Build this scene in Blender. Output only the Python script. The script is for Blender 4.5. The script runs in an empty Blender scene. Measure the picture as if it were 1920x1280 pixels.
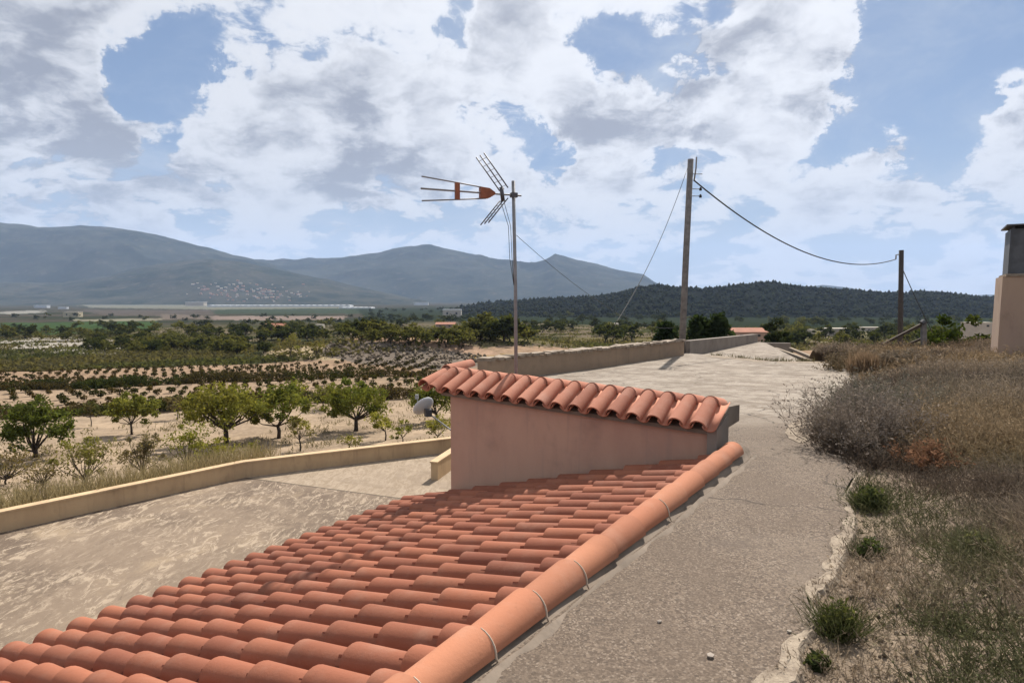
import bpy, bmesh, math, random
import numpy as np
from mathutils import Vector, Matrix

random.seed(5)
RNG = np.random.default_rng(11)
SC = bpy.context.scene
COL = SC.collection
R = math.radians

# ------------------------------------------------------------------ camera (eye at the origin, z = 0 is eye level)
F_PX, PITCH = 1190.0, 0.0675
cd = bpy.data.cameras.new('camera')
cd.sensor_width = 36.0
cd.lens = 36.0 * F_PX / 1920.0
cd.clip_start = 0.05
cd.clip_end = 40000
cam = bpy.data.objects.new('camera', cd)
cam.rotation_euler = (math.pi / 2 - PITCH, 0, 0)
COL.objects.link(cam)
SC.camera = cam

SC.render.engine = 'CYCLES'
SC.cycles.use_denoising = True
try:
    SC.cycles.denoiser = 'OPENIMAGEDENOISE'
    SC.cycles.denoising_input_passes = 'RGB_ALBEDO_NORMAL'
except Exception:
    pass
SC.cycles.max_bounces = 6
SC.cycles.volume_bounces = 1
SC.view_settings.view_transform = 'Standard'
SC.view_settings.look = 'None'
SC.view_settings.gamma = 1.0
SC.view_settings.exposure = 0.8
SC.view_settings.use_curve_mapping = False

# ------------------------------------------------------------------ node helpers
class NT:
    def __init__(s, tree):
        s.t = tree
    def n(s, typ, **kw):
        nd = s.t.nodes.new(typ)
        ins = kw.pop('ins', {})
        for k, v in kw.items():
            setattr(nd, k, v)
        for k, v in ins.items():
            s.put(nd.inputs[k], v)
        return nd
    def put(s, sock, v):
        if isinstance(v, bpy.types.NodeSocket):
            s.t.links.new(v, sock)
        elif isinstance(v, (tuple, list)):
            sock.default_value = tuple(v) if len(v) == len(sock.default_value) else tuple(v) + (1.0,)
        else:
            sock.default_value = v
    def math(s, op, a, b=0.0, c=None, clamp=False):
        nd = s.n('ShaderNodeMath', operation=op, use_clamp=clamp)
        s.put(nd.inputs[0], a); s.put(nd.inputs[1], b)
        if c is not None:
            s.put(nd.inputs[2], c)
        return nd.outputs[0]
    def vmath(s, op, a, b=(0, 0, 0), out=0):
        nd = s.n('ShaderNodeVectorMath', operation=op)
        s.put(nd.inputs[0], a)
        if op == 'SCALE':
            s.put(nd.inputs[3], b)
        else:
            s.put(nd.inputs[1], b)
        return nd.outputs[out]
    def ramp(s, v, a, b, lo=0.0, hi=1.0, smooth=True):
        nd = s.n('ShaderNodeMapRange', interpolation_type='SMOOTHSTEP' if smooth else 'LINEAR')
        s.put(nd.inputs['Value'], v)
        s.put(nd.inputs['From Min'], a); s.put(nd.inputs['From Max'], b)
        s.put(nd.inputs['To Min'], lo); s.put(nd.inputs['To Max'], hi)
        return nd.outputs['Result']
    def mix(s, fac, a, b, blend='MIX'):
        nd = s.n('ShaderNodeMix', data_type='RGBA', blend_type=blend)
        s.put(nd.inputs[0], fac); s.put(nd.inputs[6], a); s.put(nd.inputs[7], b)
        return nd.outputs[2]
    def noise(s, vec, scale, detail=4.0, rough=0.55, dist=0.0, out='Fac'):
        nd = s.n('ShaderNodeTexNoise')
        s.put(nd.inputs['Vector'], vec); nd.inputs['Scale'].default_value = scale
        nd.inputs['Detail'].default_value = detail; nd.inputs['Roughness'].default_value = rough
        nd.inputs['Distortion'].default_value = dist
        return nd.outputs[out]

def pix_dir(px, py):
    """Unit direction of a point of the photograph (used for the sky's cloud masses and to find ground points)."""
    a = (px - 960) / F_PX; b = -(py - 640) / F_PX
    c, s = math.cos(PITCH), math.sin(PITCH)
    v = Vector((a, c + b * s, -s + b * c))
    return v.normalized()

# ------------------------------------------------------------------ sun and sky
SUN_AZ, SUN_EL = R(21), R(46)
sun_vec = Vector((math.sin(SUN_AZ) * math.cos(SUN_EL), math.cos(SUN_AZ) * math.cos(SUN_EL), math.sin(SUN_EL)))
sl = bpy.data.lights.new('sun', 'SUN')
sl.energy = 5.0
sl.angle = R(0.6)
sl.color = (1.0, 0.93, 0.84)
so = bpy.data.objects.new('sun', sl)
so.rotation_euler = sun_vec.to_track_quat('Z', 'Y').to_euler()
COL.objects.link(so)

EXPO = 2 ** 0.8
SKY_STRENGTH = 0.052
W = bpy.data.worlds.new('World')
SC.world = W
W.use_nodes = True
W.node_tree.nodes.clear()
w = NT(W.node_tree)
sky = w.n('ShaderNodeTexSky', sky_type='NISHITA', sun_disc=False, sun_elevation=SUN_EL, sun_rotation=SUN_AZ,
          altitude=600.0, air_density=1.0, dust_density=0.6, ozone_density=1.6)
tc = w.n('ShaderNodeTexCoord')
D = w.vmath('NORMALIZE', tc.outputs['Generated'])
sep = w.n('ShaderNodeSeparateXYZ'); w.put(sep.inputs[0], D)
zz = w.math('MAXIMUM', sep.outputs[2], 0.0)
# cloud base plane: directions meet a level cloud deck, so clouds shrink and flatten towards the horizon
den = w.math('ADD', zz, 0.36)
DECK = w.vmath('DIVIDE', D, w.n('ShaderNodeCombineXYZ', ins={0: den, 1: den, 2: den}).outputs[0])
wob = w.n('ShaderNodeTexNoise', ins={'Vector': DECK, 'Scale': 2.6, 'Detail': 5.0, 'Roughness': 0.6})
DECK = w.vmath('ADD', DECK, w.vmath('SCALE', w.vmath('SUBTRACT', wob.outputs['Color'], (0.5, 0.5, 0.5)), 0.20))
wob2 = w.n('ShaderNodeTexNoise', ins={'Vector': D, 'Scale': 7.0, 'Detail': 8.0, 'Roughness': 0.66})
DW = w.vmath('NORMALIZE', w.vmath('ADD', D, w.vmath('SCALE', w.vmath('SUBTRACT', wob2.outputs['Color'], (0.5, 0.5, 0.5)), 0.24)))
def lobes(lst):
    acc = 0.0
    for px, py, rad, amp in lst:
        c = pix_dir(px, py)
        dt = w.vmath('DOT_PRODUCT', DW, tuple(c), out=1)
        cr = math.cos(math.atan(rad / F_PX))
        v = w.ramp(dt, cr, 1.0, 0.0, amp)
        acc = w.math('ADD', acc, v)
    return acc
# where the sky is bluer (negative) or more clouded (positive), as the photograph's cloud cover lies
COVER = [(310, 60, 100, -.22), (335, 130, 110, -.25), (440, 70, 120, -.13), (300, 205, 70, -.17), (560, 20, 60, -.08),
         (860, 25, 80, -.22), (920, 190, 70, -.13), (975, 265, 60, -.17), (1035, 330, 55, -.20), (1130, 60, 70, -.08), (1175, 90, 90, -.20), (1250, 150, 60, -.18),
         (1760, 160, 200, -.36), (1840, 30, 160, -.28), (1660, 190, 110, -.17), (1790, 260, 90, -.16), (1400, 145, 80, -.17), (1550, 300, 70, -.12), (1330, 310, 80, -.14),
         (110, 130, 300, .20), (560, 230, 150, .16), (740, 250, 170, .18), (1120, 230, 150, .16), (1010, 100, 140, .10), (650, 60, 160, .08), (1480, 100, 170, .20), (1570, 270, 140, .13), (1720, 310, 110, .18),
         (1905, 120, 60, .34), (1910, 260, 80, .30), (60, 395, 110, -.18), (640, 430, 90, -.08), (1820, 480, 60, .06), (460, 160, 60, .10)]
DARK = [(60, 180, 260, .62), (170, 150, 190, .36), (240, 60, 110, .22), (700, 310, 130, .62), (800, 345, 110, .32), (560, 250, 140, .26), (1215, 215, 140, .60), (1085, 265, 90, .55), (1310, 30, 190, .50), (1570, 140, 75, .62), (1715, 310, 75, .62), (250, 330, 240, .22), (1890, 300, 60, .5), (420, 300, 110, .30), (1000, 390, 100, .25)]
cover = lobes(COVER)
dark = lobes(DARK)
def density(shift):
    p = w.vmath('ADD', DECK, shift)
    big = w.noise(p, 2.6, 2.0, 0.5)
    fine = w.noise(w.vmath('ADD', p, (7.3, 2.1, 0.4)), 6.4, 10.0, 0.58, 0.15)
    return w.math('MULTIPLY_ADD', big, 0.46, w.math('MULTIPLY', fine, 0.72))
dn = density((0.0, 0.0, 0.0))
ds = density((sun_vec.x * 0.05, sun_vec.y * 0.03, 0.06))
dens = w.math('ADD', w.math('MULTIPLY_ADD', w.math('SUBTRACT', dn, 0.59), 1.35, 0.59), w.math('MULTIPLY', cover, 0.78))
dens = w.math('ADD', dens, w.ramp(zz, 0.03, 0.22, -0.03, 0.06))
alpha = w.math('ADD', w.math('MULTIPLY', w.ramp(dens, 0.515, 0.600), 0.72), w.math('MULTIPLY', w.ramp(dens, 0.44, 0.68), 0.28))
thick = w.ramp(dens, 0.60, 1.05)
rim = w.math('MULTIPLY', w.ramp(dens, 0.55, 0.60), w.ramp(dens, 0.74, 0.62))
relief = w.math('MULTIPLY', w.math('SUBTRACT', ds, dn), 3.0)      # > 0 on the side turned away from the sun
puff = w.noise(w.vmath('ADD', DECK, (3.1, 1.7, 0.0)), 7.5, 6.0, 0.55, 0.2)
shade = w.math('ADD', w.math('MULTIPLY', thick, 0.42), w.math('MULTIPLY', dark, w.ramp(puff, 0.34, 0.64, 1.05, 0.40)))
shade = w.math('ADD', shade, relief)
shade = w.math('ADD', shade, w.math('MULTIPLY', w.math('SUBTRACT', 0.5, puff), 1.75))
shade = w.math('SUBTRACT', w.math('ADD', shade, 0.13), w.math('MULTIPLY', rim, 0.30))
shade = w.ramp(shade, -0.10, 1.25)
K = 1.0 / (SKY_STRENGTH * EXPO)
def radiance(c):
    return tuple(K * x for x in c)
cl_col = w.mix(shade, radiance((0.80, 0.815, 0.855)), radiance((0.33, 0.35, 0.41)))
# glow of the sun through the cloud veil
sdot = w.vmath('DOT_PRODUCT', D, tuple(sun_vec), out=1)
glow = w.ramp(sdot, 0.60, 1.0, 1.0, 1.22)
cl_col = w.vmath('SCALE', cl_col, glow)
skycol = w.mix(0.55, w.vmath('SCALE', sky.outputs[0], 0.95), radiance((0.235, 0.345, 0.56)))
veil = w.ramp(w.noise(w.vmath('ADD', DECK, (11.0, 5.0, 0.0)), 1.7, 7.0, 0.62, 0.6), 0.40, 0.70, 0.0, 0.62)
skycol = w.mix(veil, skycol, radiance((0.56, 0.63, 0.74)))
low = w.ramp(zz, 0.0, 0.26, 0.80, 0.0)
skycol = w.mix(low, skycol, radiance((0.46, 0.545, 0.655)))
cl_col = w.mix(w.math('MULTIPLY', low, 0.62), cl_col, radiance((0.52, 0.57, 0.645)))
final = w.mix(w.math('MULTIPLY', alpha, 0.97), skycol, cl_col)
bg = w.n('ShaderNodeBackground', ins={'Color': final, 'Strength': SKY_STRENGTH})
w.t.links.new(bg.outputs[0], w.n('ShaderNodeOutputWorld').inputs[0])
try:
    W.cycles.sampling_method = 'MANUAL'
    W.cycles.sample_map_resolution = 512
except Exception:
    pass

# ------------------------------------------------------------------ numeric helpers
def vnoise(x, y, seed=0):
    xi = np.floor(x).astype(np.int64); yi = np.floor(y).astype(np.int64)
    fx = x - xi; fy = y - yi
    fx = fx * fx * (3 - 2 * fx); fy = fy * fy * (3 - 2 * fy)
    def h(a, b):
        n = (a * 374761393 + b * 668265263 + seed * 1442695041) & 0x7fffffff
        n = ((n ^ (n >> 13)) * 1274126177) & 0x7fffffff
        return ((n ^ (n >> 16)) & 0xffff) / 65535.0
    return (h(xi, yi) * (1 - fx) + h(xi + 1, yi) * fx) * (1 - fy) + (h(xi, yi + 1) * (1 - fx) + h(xi + 1, yi + 1) * fx) * fy
def fbm(x, y, octs=4, seed=0):
    a, s, t = 0.5, 0.0, 0.0
    x = np.asarray(x, float); y = np.asarray(y, float)
    for o in range(octs):
        s = s + a * vnoise(x * 2 ** o + 17.3 * o, y * 2 ** o + 5.1 * o, seed + o); t += a; a *= 0.5
    return s / t
def sstep(a, b, x):
    t = np.clip((np.asarray(x, float) - a) / (b - a), 0, 1)
    return t * t * (3 - 2 * t)

def terrain(x, y):
    """Height of the open country: stepped fields below the house, then the long plain."""
    x = np.asarray(x, float); y = np.asarray(y, float)
    d = y - 0.3 * x
    d = np.where(y > 180, np.maximum(np.hypot(x, y), 150), d)
    dd = np.hypot(x, y)
    k = sstep(120, 220, y)
    d = (y - 0.3 * x) * (1 - k) + np.maximum(dd, 1) * k
    z = np.interp(d, [-1e5, 18, 22, 30, 40, 55, 60, 80, 86, 115, 200, 400, 700, 1500, 3000, 9000, 20000],
                  [-6.4, -6.4, -6.6, -7.4, -8.0, -8.4, -9.1, -9.5, -10.0, -10.8, -12.6, -17.0, -24.0, -27.0, -30.0, -33.0, -40.0])
    z = z + (fbm(x / 9, y / 9, 3, 3) - 0.5) * np.interp(d, [20, 60, 300], [0.35, 0.5, 1.6])
    # knoll with the almond rows, and its stony bank
    kx = (x + 17 - 0.10 * (y - 125)) / 33.0; ky = (y - 128) / 20.0
    z = z + 3.4 * np.exp(-(kx * kx + ky * ky) ** 1.5)
    return z

def at(px, py, zf=None):
    """Ground point seen at a pixel of the photograph: on the terrain, or on a plane z = zf."""
    v = pix_dir(px, py); v = v / v.y
    if zf is not None:
        return Vector(v * (zf / v.z))
    y = 30.0
    lo, hi = 12.0, 12000.0
    ys = np.geomspace(lo, hi, 4000)
    g = v.z * ys - terrain(v.x * ys, ys)
    idx = np.argmax(g < 0)
    y = ys[idx] if g[idx] < 0 else hi
    return Vector((v.x * y, y, float(terrain(v.x * y, y))))

# ------------------------------------------------------------------ mesh helpers
class MB:
    def __init__(s):
        s.v = []; s.f = []; s.m = []
    def add(s, vs, fs, mi=0):
        b = len(s.v)
        s.v.extend([tuple(p) for p in vs]); s.f.extend([tuple(b + i for i in f) for f in fs]); s.m.extend([mi] * len(fs))
    def box(s, c, size, rz=0.0, mi=0, taper=1.0):
        x, y, z = size[0] / 2, size[1] / 2, size[2] / 2
        M = Matrix.Rotation(rz, 3, 'Z'); c = Vector(c)
        P = []
        for sz in (-1, 1):
            k = taper if sz > 0 else 1.0
            for sx, sy in ((-1, -1), (1, -1), (1, 1), (-1, 1)):
                P.append(c + M @ Vector((sx * x * k, sy * y * k, sz * z)))
        s.add(P, [(0, 3, 2, 1), (4, 5, 6, 7), (0, 1, 5, 4), (1, 2, 6, 5), (2, 3, 7, 6), (3, 0, 4, 7)], mi)
    def beam(s, a, b, wd, ht, mi=0):
        a = Vector(a); b = Vector(b); d = (b - a).normalized()
        up = Vector((0, 0, 1)) if abs(d.z) < 0.95 else Vector((1, 0, 0))
        sx = d.cross(up).normalized(); uz = sx.cross(d)
        P = []
        for p in (a, b):
            for i, j in ((-1, -1), (1, -1), (1, 1), (-1, 1)):
                P.append(p + sx * (i * wd / 2) + uz * (j * ht / 2))
        s.add(P, [(0, 1, 2, 3), (7, 6, 5, 4), (0, 4, 5, 1), (1, 5, 6, 2), (2, 6, 7, 3), (3, 7, 4, 0)], mi)
    def tube(s, pts, rad, seg=8, cap=True, mi=0):
        pts = [Vector(p) for p in pts]
        n = len(pts)
        if not isinstance(rad, (list, tuple)):
            rad = [rad] * n
        P = []; prev = None
        for i, p in enumerate(pts):
            d = (pts[min(i + 1, n - 1)] - pts[max(i - 1, 0)]).normalized()
            if prev is None:
                up = Vector((0, 0, 1)) if abs(d.z) < 0.9 else Vector((1, 0, 0))
                a = d.cross(up).normalized()
            else:
                a = (prev - d * prev.dot(d)).normalized()
            prev = a; b = d.cross(a)
            for k in range(seg):
                t = 2 * math.pi * k / seg
                P.append(p + (a * math.cos(t) + b * math.sin(t)) * rad[i])
        F = []
        for i in range(n - 1):
            for k in range(seg):
                F.append((i * seg + k, i * seg + (k + 1) % seg, (i + 1) * seg + (k + 1) % seg, (i + 1) * seg + k))
        if cap:
            F.append(tuple(range(seg - 1, -1, -1))); F.append(tuple((n - 1) * seg + k for k in range(seg)))
        s.add(P, F, mi)
    def prism(s, poly, z0, z1, mi=0):
        """poly: plan points; z0, z1: bottom and top (numbers or functions of x, y)."""
        zf0 = z0 if callable(z0) else (lambda x, y: z0)
        zf1 = z1 if callable(z1) else (lambda x, y: z1)
        n = len(poly)
        P = [(x, y, zf0(x, y)) for x, y in poly] + [(x, y, zf1(x, y)) for x, y in poly]
        bt = bmesh.new()
        fc = bt.faces.new([bt.verts.new((x, y, 0)) for x, y in poly])
        bt.verts.index_update()
        bmesh.ops.triangulate(bt, faces=[fc], ngon_method='EAR_CLIP')
        tri = [tuple(v.index for v in f_.verts) for f_ in bt.faces]
        bt.free()
        area = sum(poly[i][0] * poly[(i + 1) % n][1] - poly[(i + 1) % n][0] * poly[i][1] for i in range(n))
        F = []
        for t in tri:
            a, b, c = t
            A = (poly[b][0] - poly[a][0]) * (poly[c][1] - poly[a][1]) - (poly[b][1] - poly[a][1]) * (poly[c][0] - poly[a][0])
            if A < 0:
                b, c = c, b
            F.append((n + a, n + b, n + c)); F.append((a, c, b))
        for i in range(n):
            j = (i + 1) % n
            F.append((i, j, n + j, n + i) if area > 0 else (j, i, n + i, n + j))
        s.add(P, F, mi)
    def mesh(s, name, mats, smooth=False):
        me = bpy.data.meshes.new(name)
        me.from_pydata(s.v, [], s.f)
        for m in (mats if isinstance(mats, (list, tuple)) else [mats]):
            me.materials.append(m)
        if any(s.m):
            me.polygons.foreach_set('material_index', s.m)
        if smooth:
            me.polygons.foreach_set('use_smooth', [True] * len(me.polygons))
        me.update()
        return me
    def build(s, name, mats, parent=None, smooth=False, loc=None, **props):
        return link(name, s.mesh(name, mats, smooth), parent, loc, **props)

def link(name, me, parent=None, loc=None, **props):
    o = bpy.data.objects.new(name, me)
    COL.objects.link(o)
    if parent is not None:
        o.parent = parent
    if loc is not None:
        o.location = loc
    for k, v in props.items():
        if v is not None:
            o[k] = v
    return o

def thing(name, label, cat, loc=(0, 0, 0), group=None, rz=0.0):
    o = link(name, None, None, loc, label=label, category=cat, group=group)
    o.rotation_euler.z = rz
    return o

def np_mesh(name, V, F, mat, cols=None, smooth=False):
    """Triangles or quads from numpy arrays, with an optional colour per corner's vertex."""
    me = bpy.data.meshes.new(name)
    V = np.ascontiguousarray(V, dtype=np.float32); F = np.ascontiguousarray(F, dtype=np.int32)
    k = F.shape[1]
    me.vertices.add(len(V)); me.vertices.foreach_set('co', V.ravel())
    me.loops.add(F.size); me.loops.foreach_set('vertex_index', F.ravel())
    me.polygons.add(len(F)); me.polygons.foreach_set('loop_start', np.arange(0, F.size, k, dtype=np.int32))
    me.polygons.foreach_set('loop_total', np.full(len(F), k, dtype=np.int32))
    if smooth:
        me.polygons.foreach_set('use_smooth', np.ones(len(F), dtype=bool))
    if cols is not None:
        a = me.color_attributes.new('Col', 'FLOAT_COLOR', 'POINT')
        c = np.ones((len(V), 4), dtype=np.float32); c[:, :3] = cols
        a.data.foreach_set('color', c.ravel())
    if mat is not None:
        me.materials.append(mat)
    me.update(calc_edges=True); me.validate()
    return me

def copy_tree(o, loc, rz=0.0, scale=1.0, label=None):
    c = o.copy(); COL.objects.link(c)
    c.location = loc; c.rotation_euler = (0, 0, rz); c.scale = (scale,) * 3 if not isinstance(scale, tuple) else scale
    if label:
        c['label'] = label
    for ch in o.children:
        d = ch.copy(); COL.objects.link(d); d.parent = c
        for g in ch.children:
            e = g.copy(); COL.objects.link(e); e.parent = d
    return c

# ------------------------------------------------------------------ materials
def new_mat(name):
    m = bpy.data.materials.new(name); m.use_nodes = True
    m.node_tree.nodes.clear()
    t = NT(m.node_tree)
    return m, t
ALBEDO = 0.74
def finish(t, color, rough=0.9, bump=None, bstr=0.3, bdist=0.02, spec=0.3, metal=0.0, k=None):
    k = ALBEDO if k is None else k
    color = t.mix(1.0, color, (k, k, k), 'MULTIPLY')
    b = t.n('ShaderNodeBsdfPrincipled', ins={'Base Color': color, 'Roughness': rough, 'Metallic': metal})
    b.inputs['Specular IOR Level'].default_value = spec
    if bump is not None:
        bn = t.n('ShaderNodeBump', ins={'Height': bump, 'Strength': bstr, 'Distance': bdist})
        t.t.links.new(bn.outputs[0], b.inputs['Normal'])
    t.t.links.new(b.outputs[0], t.n('ShaderNodeOutputMaterial').inputs[0])
    return b
def coord(t, which='Object'):
    return t.n('ShaderNodeTexCoord').outputs[which]
def world_pos(t):
    return t.n('ShaderNodeNewGeometry').outputs['Position']

def plain(name, c, rough=0.8, var=0.15, scale=6.0, metal=0.0, bump=0.15, c2=None, spec=0.3, k=None):
    m, t = new_mat(name)
    p = world_pos(t)
    n = t.noise(p, scale, 5, 0.6)
    c2 = c2 or tuple(x * (1 - 2 * var) for x in c)
    col = t.mix(t.ramp(n, 0.3, 0.7), c, c2)
    finish(t, col, rough, t.noise(p, scale * 6, 4, 0.6), bump, 0.01, spec, metal, k)
    return m

def tile_mat(name, ca, cb, dusty):
    m, t = new_mat(name)
    p = world_pos(t)
    rnd = t.n('ShaderNodeObjectInfo').outputs['Random']
    col = t.mix(rnd, ca, cb)
    rv = t.math('FRACT', t.math('MULTIPLY', rnd, 17.31))
    col = t.mix(1.0, col, t.mix(rv, (0.84, 0.82, 0.82), (1.14, 1.12, 1.08)), 'MULTIPLY')
    n = t.noise(p, 5.0, 6, 0.65)
    col = t.mix(t.ramp(n, 0.45, 0.78, 0, 0.45), col, dusty)
    n2 = t.noise(p, 34.0, 5, 0.65)
    col = t.mix(t.ramp(n2, 0.56, 0.80, 0, 0.45), col, tuple(x * 0.55 for x in ca))
    n3 = t.noise(t.vmath('ADD', p, (4, 9, 2)), 1.1, 4, 0.6)
    col = t.mix(t.ramp(n3, 0.52, 0.75, 0, 0.35), col, tuple(x * 0.6 for x in cb))
    finish(t, col, 0.88, t.noise(p, 60.0, 6, 0.7), 0.35, 0.005, 0.12)
    return m
M_TILE = tile_mat('terracotta_tile', (0.368, 0.142, 0.084), (0.281, 0.105, 0.067), (0.401, 0.217, 0.151))
M_RIDGE = tile_mat('terracotta_ridge', (0.494, 0.222, 0.132), (0.432, 0.179, 0.106), (0.529, 0.303, 0.211))
M_COPE = tile_mat('terracotta_coping', (0.527, 0.235, 0.158), (0.427, 0.178, 0.117), (0.583, 0.355, 0.269))
M_CHANNEL_SHADE = tile_mat('terracotta_channel_shaded', (0.156, 0.045, 0.027), (0.132, 0.036, 0.024), (0.120, 0.054, 0.036))  # same terracotta, darkened: shade in the gaps between covers is put into the colour

def concrete_path():
    m, t = new_mat('pebbled_concrete')
    p = world_pos(t)
    v1 = t.n('ShaderNodeTexVoronoi', ins={'Vector': p, 'Scale': 135.0}).outputs['Color']
    v2 = t.n('ShaderNodeTexVoronoi', ins={'Vector': t.vmath('ADD', p, (3, 1, 2)), 'Scale': 84.0}).outputs['Color']
    c1 = t.n('ShaderNodeSeparateColor'); t.put(c1.inputs[0], v1)
    c2 = t.n('ShaderNodeSeparateColor'); t.put(c2.inputs[0], v2)
    speck = t.math('MULTIPLY_ADD', c1.outputs[0], 0.55, t.math('MULTIPLY', c2.outputs[1], 0.45))
    sp2 = c2.outputs[0]
    big = t.noise(p, 0.9, 5, 0.6)
    mid = t.noise(t.vmath('ADD', p, (8, 1, 0)), 4.0, 6, 0.65)
    col = t.mix(t.ramp(speck, 0.18, 0.84), (0.098, 0.073, 0.055), (0.225, 0.172, 0.128))
    col = t.mix(t.ramp(c1.outputs[2], 0.90, 0.93, 0, 0.75), col, (0.35, 0.285, 0.225))
    col = t.mix(t.ramp(c2.outputs[2], 0.10, 0.06, 0, 0.6), col, (0.050, 0.040, 0.034))
    col = t.mix(t.ramp(big, 0.40, 0.66, 0, 0.55), col, (0.235, 0.186, 0.142))
    col = t.mix(t.ramp(mid, 0.50, 0.72, 0, 0.60), col, (0.125, 0.096, 0.075))
    col = t.mix(t.ramp(big, 0.48, 0.36, 0, 0.45), col, (0.150, 0.112, 0.082))
    # the farther slab is smoother, bleached and streaked by cement laitance
    sx = t.n('ShaderNodeSeparateXYZ'); t.put(sx.inputs[0], p)
    far = t.ramp(t.math('ADD', sx.outputs[1], t.math('MULTIPLY', t.math('SUBTRACT', mid, 0.5), 2.5)), 6.1, 8.4)
    st = t.noise(t.vmath('MULTIPLY', p, (0.95, 1.35, 1)), 2.2, 8, 0.68, 0.4)
    st2 = t.noise(t.vmath('MULTIPLY', p, (0.85, 1.4, 1)), 6.0, 6, 0.7)
    fc = t.mix(t.ramp(st, 0.38, 0.62), (0.215, 0.172, 0.132), (0.365, 0.312, 0.252))
    fc = t.mix(t.ramp(st2, 0.53, 0.68, 0, 0.8), fc, (0.500, 0.448, 0.380))
    fc = t.mix(t.ramp(big, 0.50, 0.70, 0, 0.6), fc, (0.262, 0.214, 0.166))
    fc = t.mix(t.ramp(mid, 0.54, 0.70, 0, 0.65), fc, (0.192, 0.154, 0.118))
    fc = t.mix(t.ramp(c2.outputs[0], 0.80, 0.90, 0, 0.35), fc, (0.150, 0.120, 0.095))
    fc = t.mix(t.ramp(sx.outputs[1], 8.2, 6.6, 0, 0.45), fc, (0.272, 0.218, 0.166))
    col = t.mix(far, col, fc)
    wp_ = t.vmath('ADD', p, t.vmath('SCALE', t.n('ShaderNodeTexNoise', ins={'Vector': p, 'Scale': 1.6, 'Detail': 6.0}).outputs['Color'], 0.7))
    ck = t.n('ShaderNodeTexVoronoi', feature='DISTANCE_TO_EDGE', ins={'Vector': wp_, 'Scale': 0.42}).outputs['Distance']
    cw = t.math('MULTIPLY', t.ramp(ck, 0.0075, 0.002), t.ramp(mid, 0.42, 0.56, 0.0, 0.85))
    col = t.mix(cw, col, (0.045, 0.036, 0.029))
    h = t.math('ADD', t.math('MULTIPLY', speck, 0.6), t.math('MULTIPLY', sp2, 0.5))
    finish(t, col, 0.93, h, 0.55, 0.012, 0.2)
    return m
M_PATH = concrete_path()

def concrete_yard():
    m, t = new_mat('worn_yard_concrete')
    p = world_pos(t)
    big = t.noise(p, 0.35, 5, 0.6, 0.5)
    rot = t.n('ShaderNodeMapping', ins={'Vector': p}); rot.inputs['Rotation'].default_value = (0, 0, R(20)); rot.inputs['Scale'].default_value = (1.5, 0.75, 1)
    sc = t.noise(rot.outputs[0], 2.4, 10, 0.74, 1.5)
    rot2 = t.n('ShaderNodeMapping', ins={'Vector': p}); rot2.inputs['Rotation'].default_value = (0, 0, R(-48)); rot2.inputs['Scale'].default_value = (1.9, 0.7, 1)
    sc2 = t.noise(rot2.outputs[0], 2.2, 10, 0.74, 2.0)
    grain = t.noise(p, 30.0, 4, 0.7)
    patch = t.noise(t.vmath('ADD', p, (4.4, 9.1, 0)), 0.55, 6, 0.6, 0.8)
    fine = t.noise(rot.outputs[0], 7.5, 8, 0.72, 1.2)
    col = t.mix(t.ramp(big, 0.38, 0.62), (0.154, 0.113, 0.082), (0.245, 0.184, 0.132))
    col = t.mix(t.ramp(patch, 0.55, 0.72, 0, 0.75), col, (0.383, 0.292, 0.194))
    m1 = t.math('MULTIPLY', t.ramp(sc, 0.50, 0.60), t.ramp(patch, 0.36, 0.56, 0.15, 0.95))
    col = t.mix(m1, col, (0.425, 0.337, 0.244))
    m2 = t.math('MULTIPLY', t.ramp(sc2, 0.54, 0.60), t.ramp(big, 0.62, 0.42, 0.1, 0.9))
    col = t.mix(m2, col, (0.450, 0.359, 0.263))
    col = t.mix(t.ramp(fine, 0.56, 0.68, 0, 0.55), col, (0.407, 0.325, 0.236))
    col = t.mix(t.ramp(fine, 0.44, 0.34, 0, 0.55), col, (0.114, 0.086, 0.066))
    col = t.mix(t.ramp(grain, 0.5, 0.8, 0, 0.4), col, (0.120, 0.090, 0.069))
    sx = t.n('ShaderNodeSeparateXYZ'); t.put(sx.inputs[0], p)
    # smoother, paler bay of the yard beyond a straight construction joint
    e = t.math('ADD', t.math('MULTIPLY', sx.outputs[0], 0.366), t.math('MULTIPLY', sx.outputs[1], 0.931))
    e = t.math('ADD', e, -4.24)
    pale = t.ramp(e, 9.00, 9.05)
    bay = t.mix(t.ramp(sc2, 0.38, 0.62), (0.277, 0.211, 0.146), (0.386, 0.308, 0.226))
    bay = t.mix(t.ramp(patch, 0.50, 0.66, 0, 0.7), bay, (0.252, 0.192, 0.137))
    bay = t.mix(t.ramp(fine, 0.54, 0.66, 0, 0.5), bay, (0.422, 0.349, 0.262))
    col = t.mix(pale, col, bay)
    jn = t.math('ABSOLUTE', t.math('SUBTRACT', e, 9.02))
    col = t.mix(t.ramp(jn, 0.045, 0.02, 0, 0.75), col, (0.074, 0.056, 0.043))
    finish(t, col, 0.92, sc, 0.3, 0.02, 0.2)
    return m
M_YARD = concrete_yard()

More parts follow.
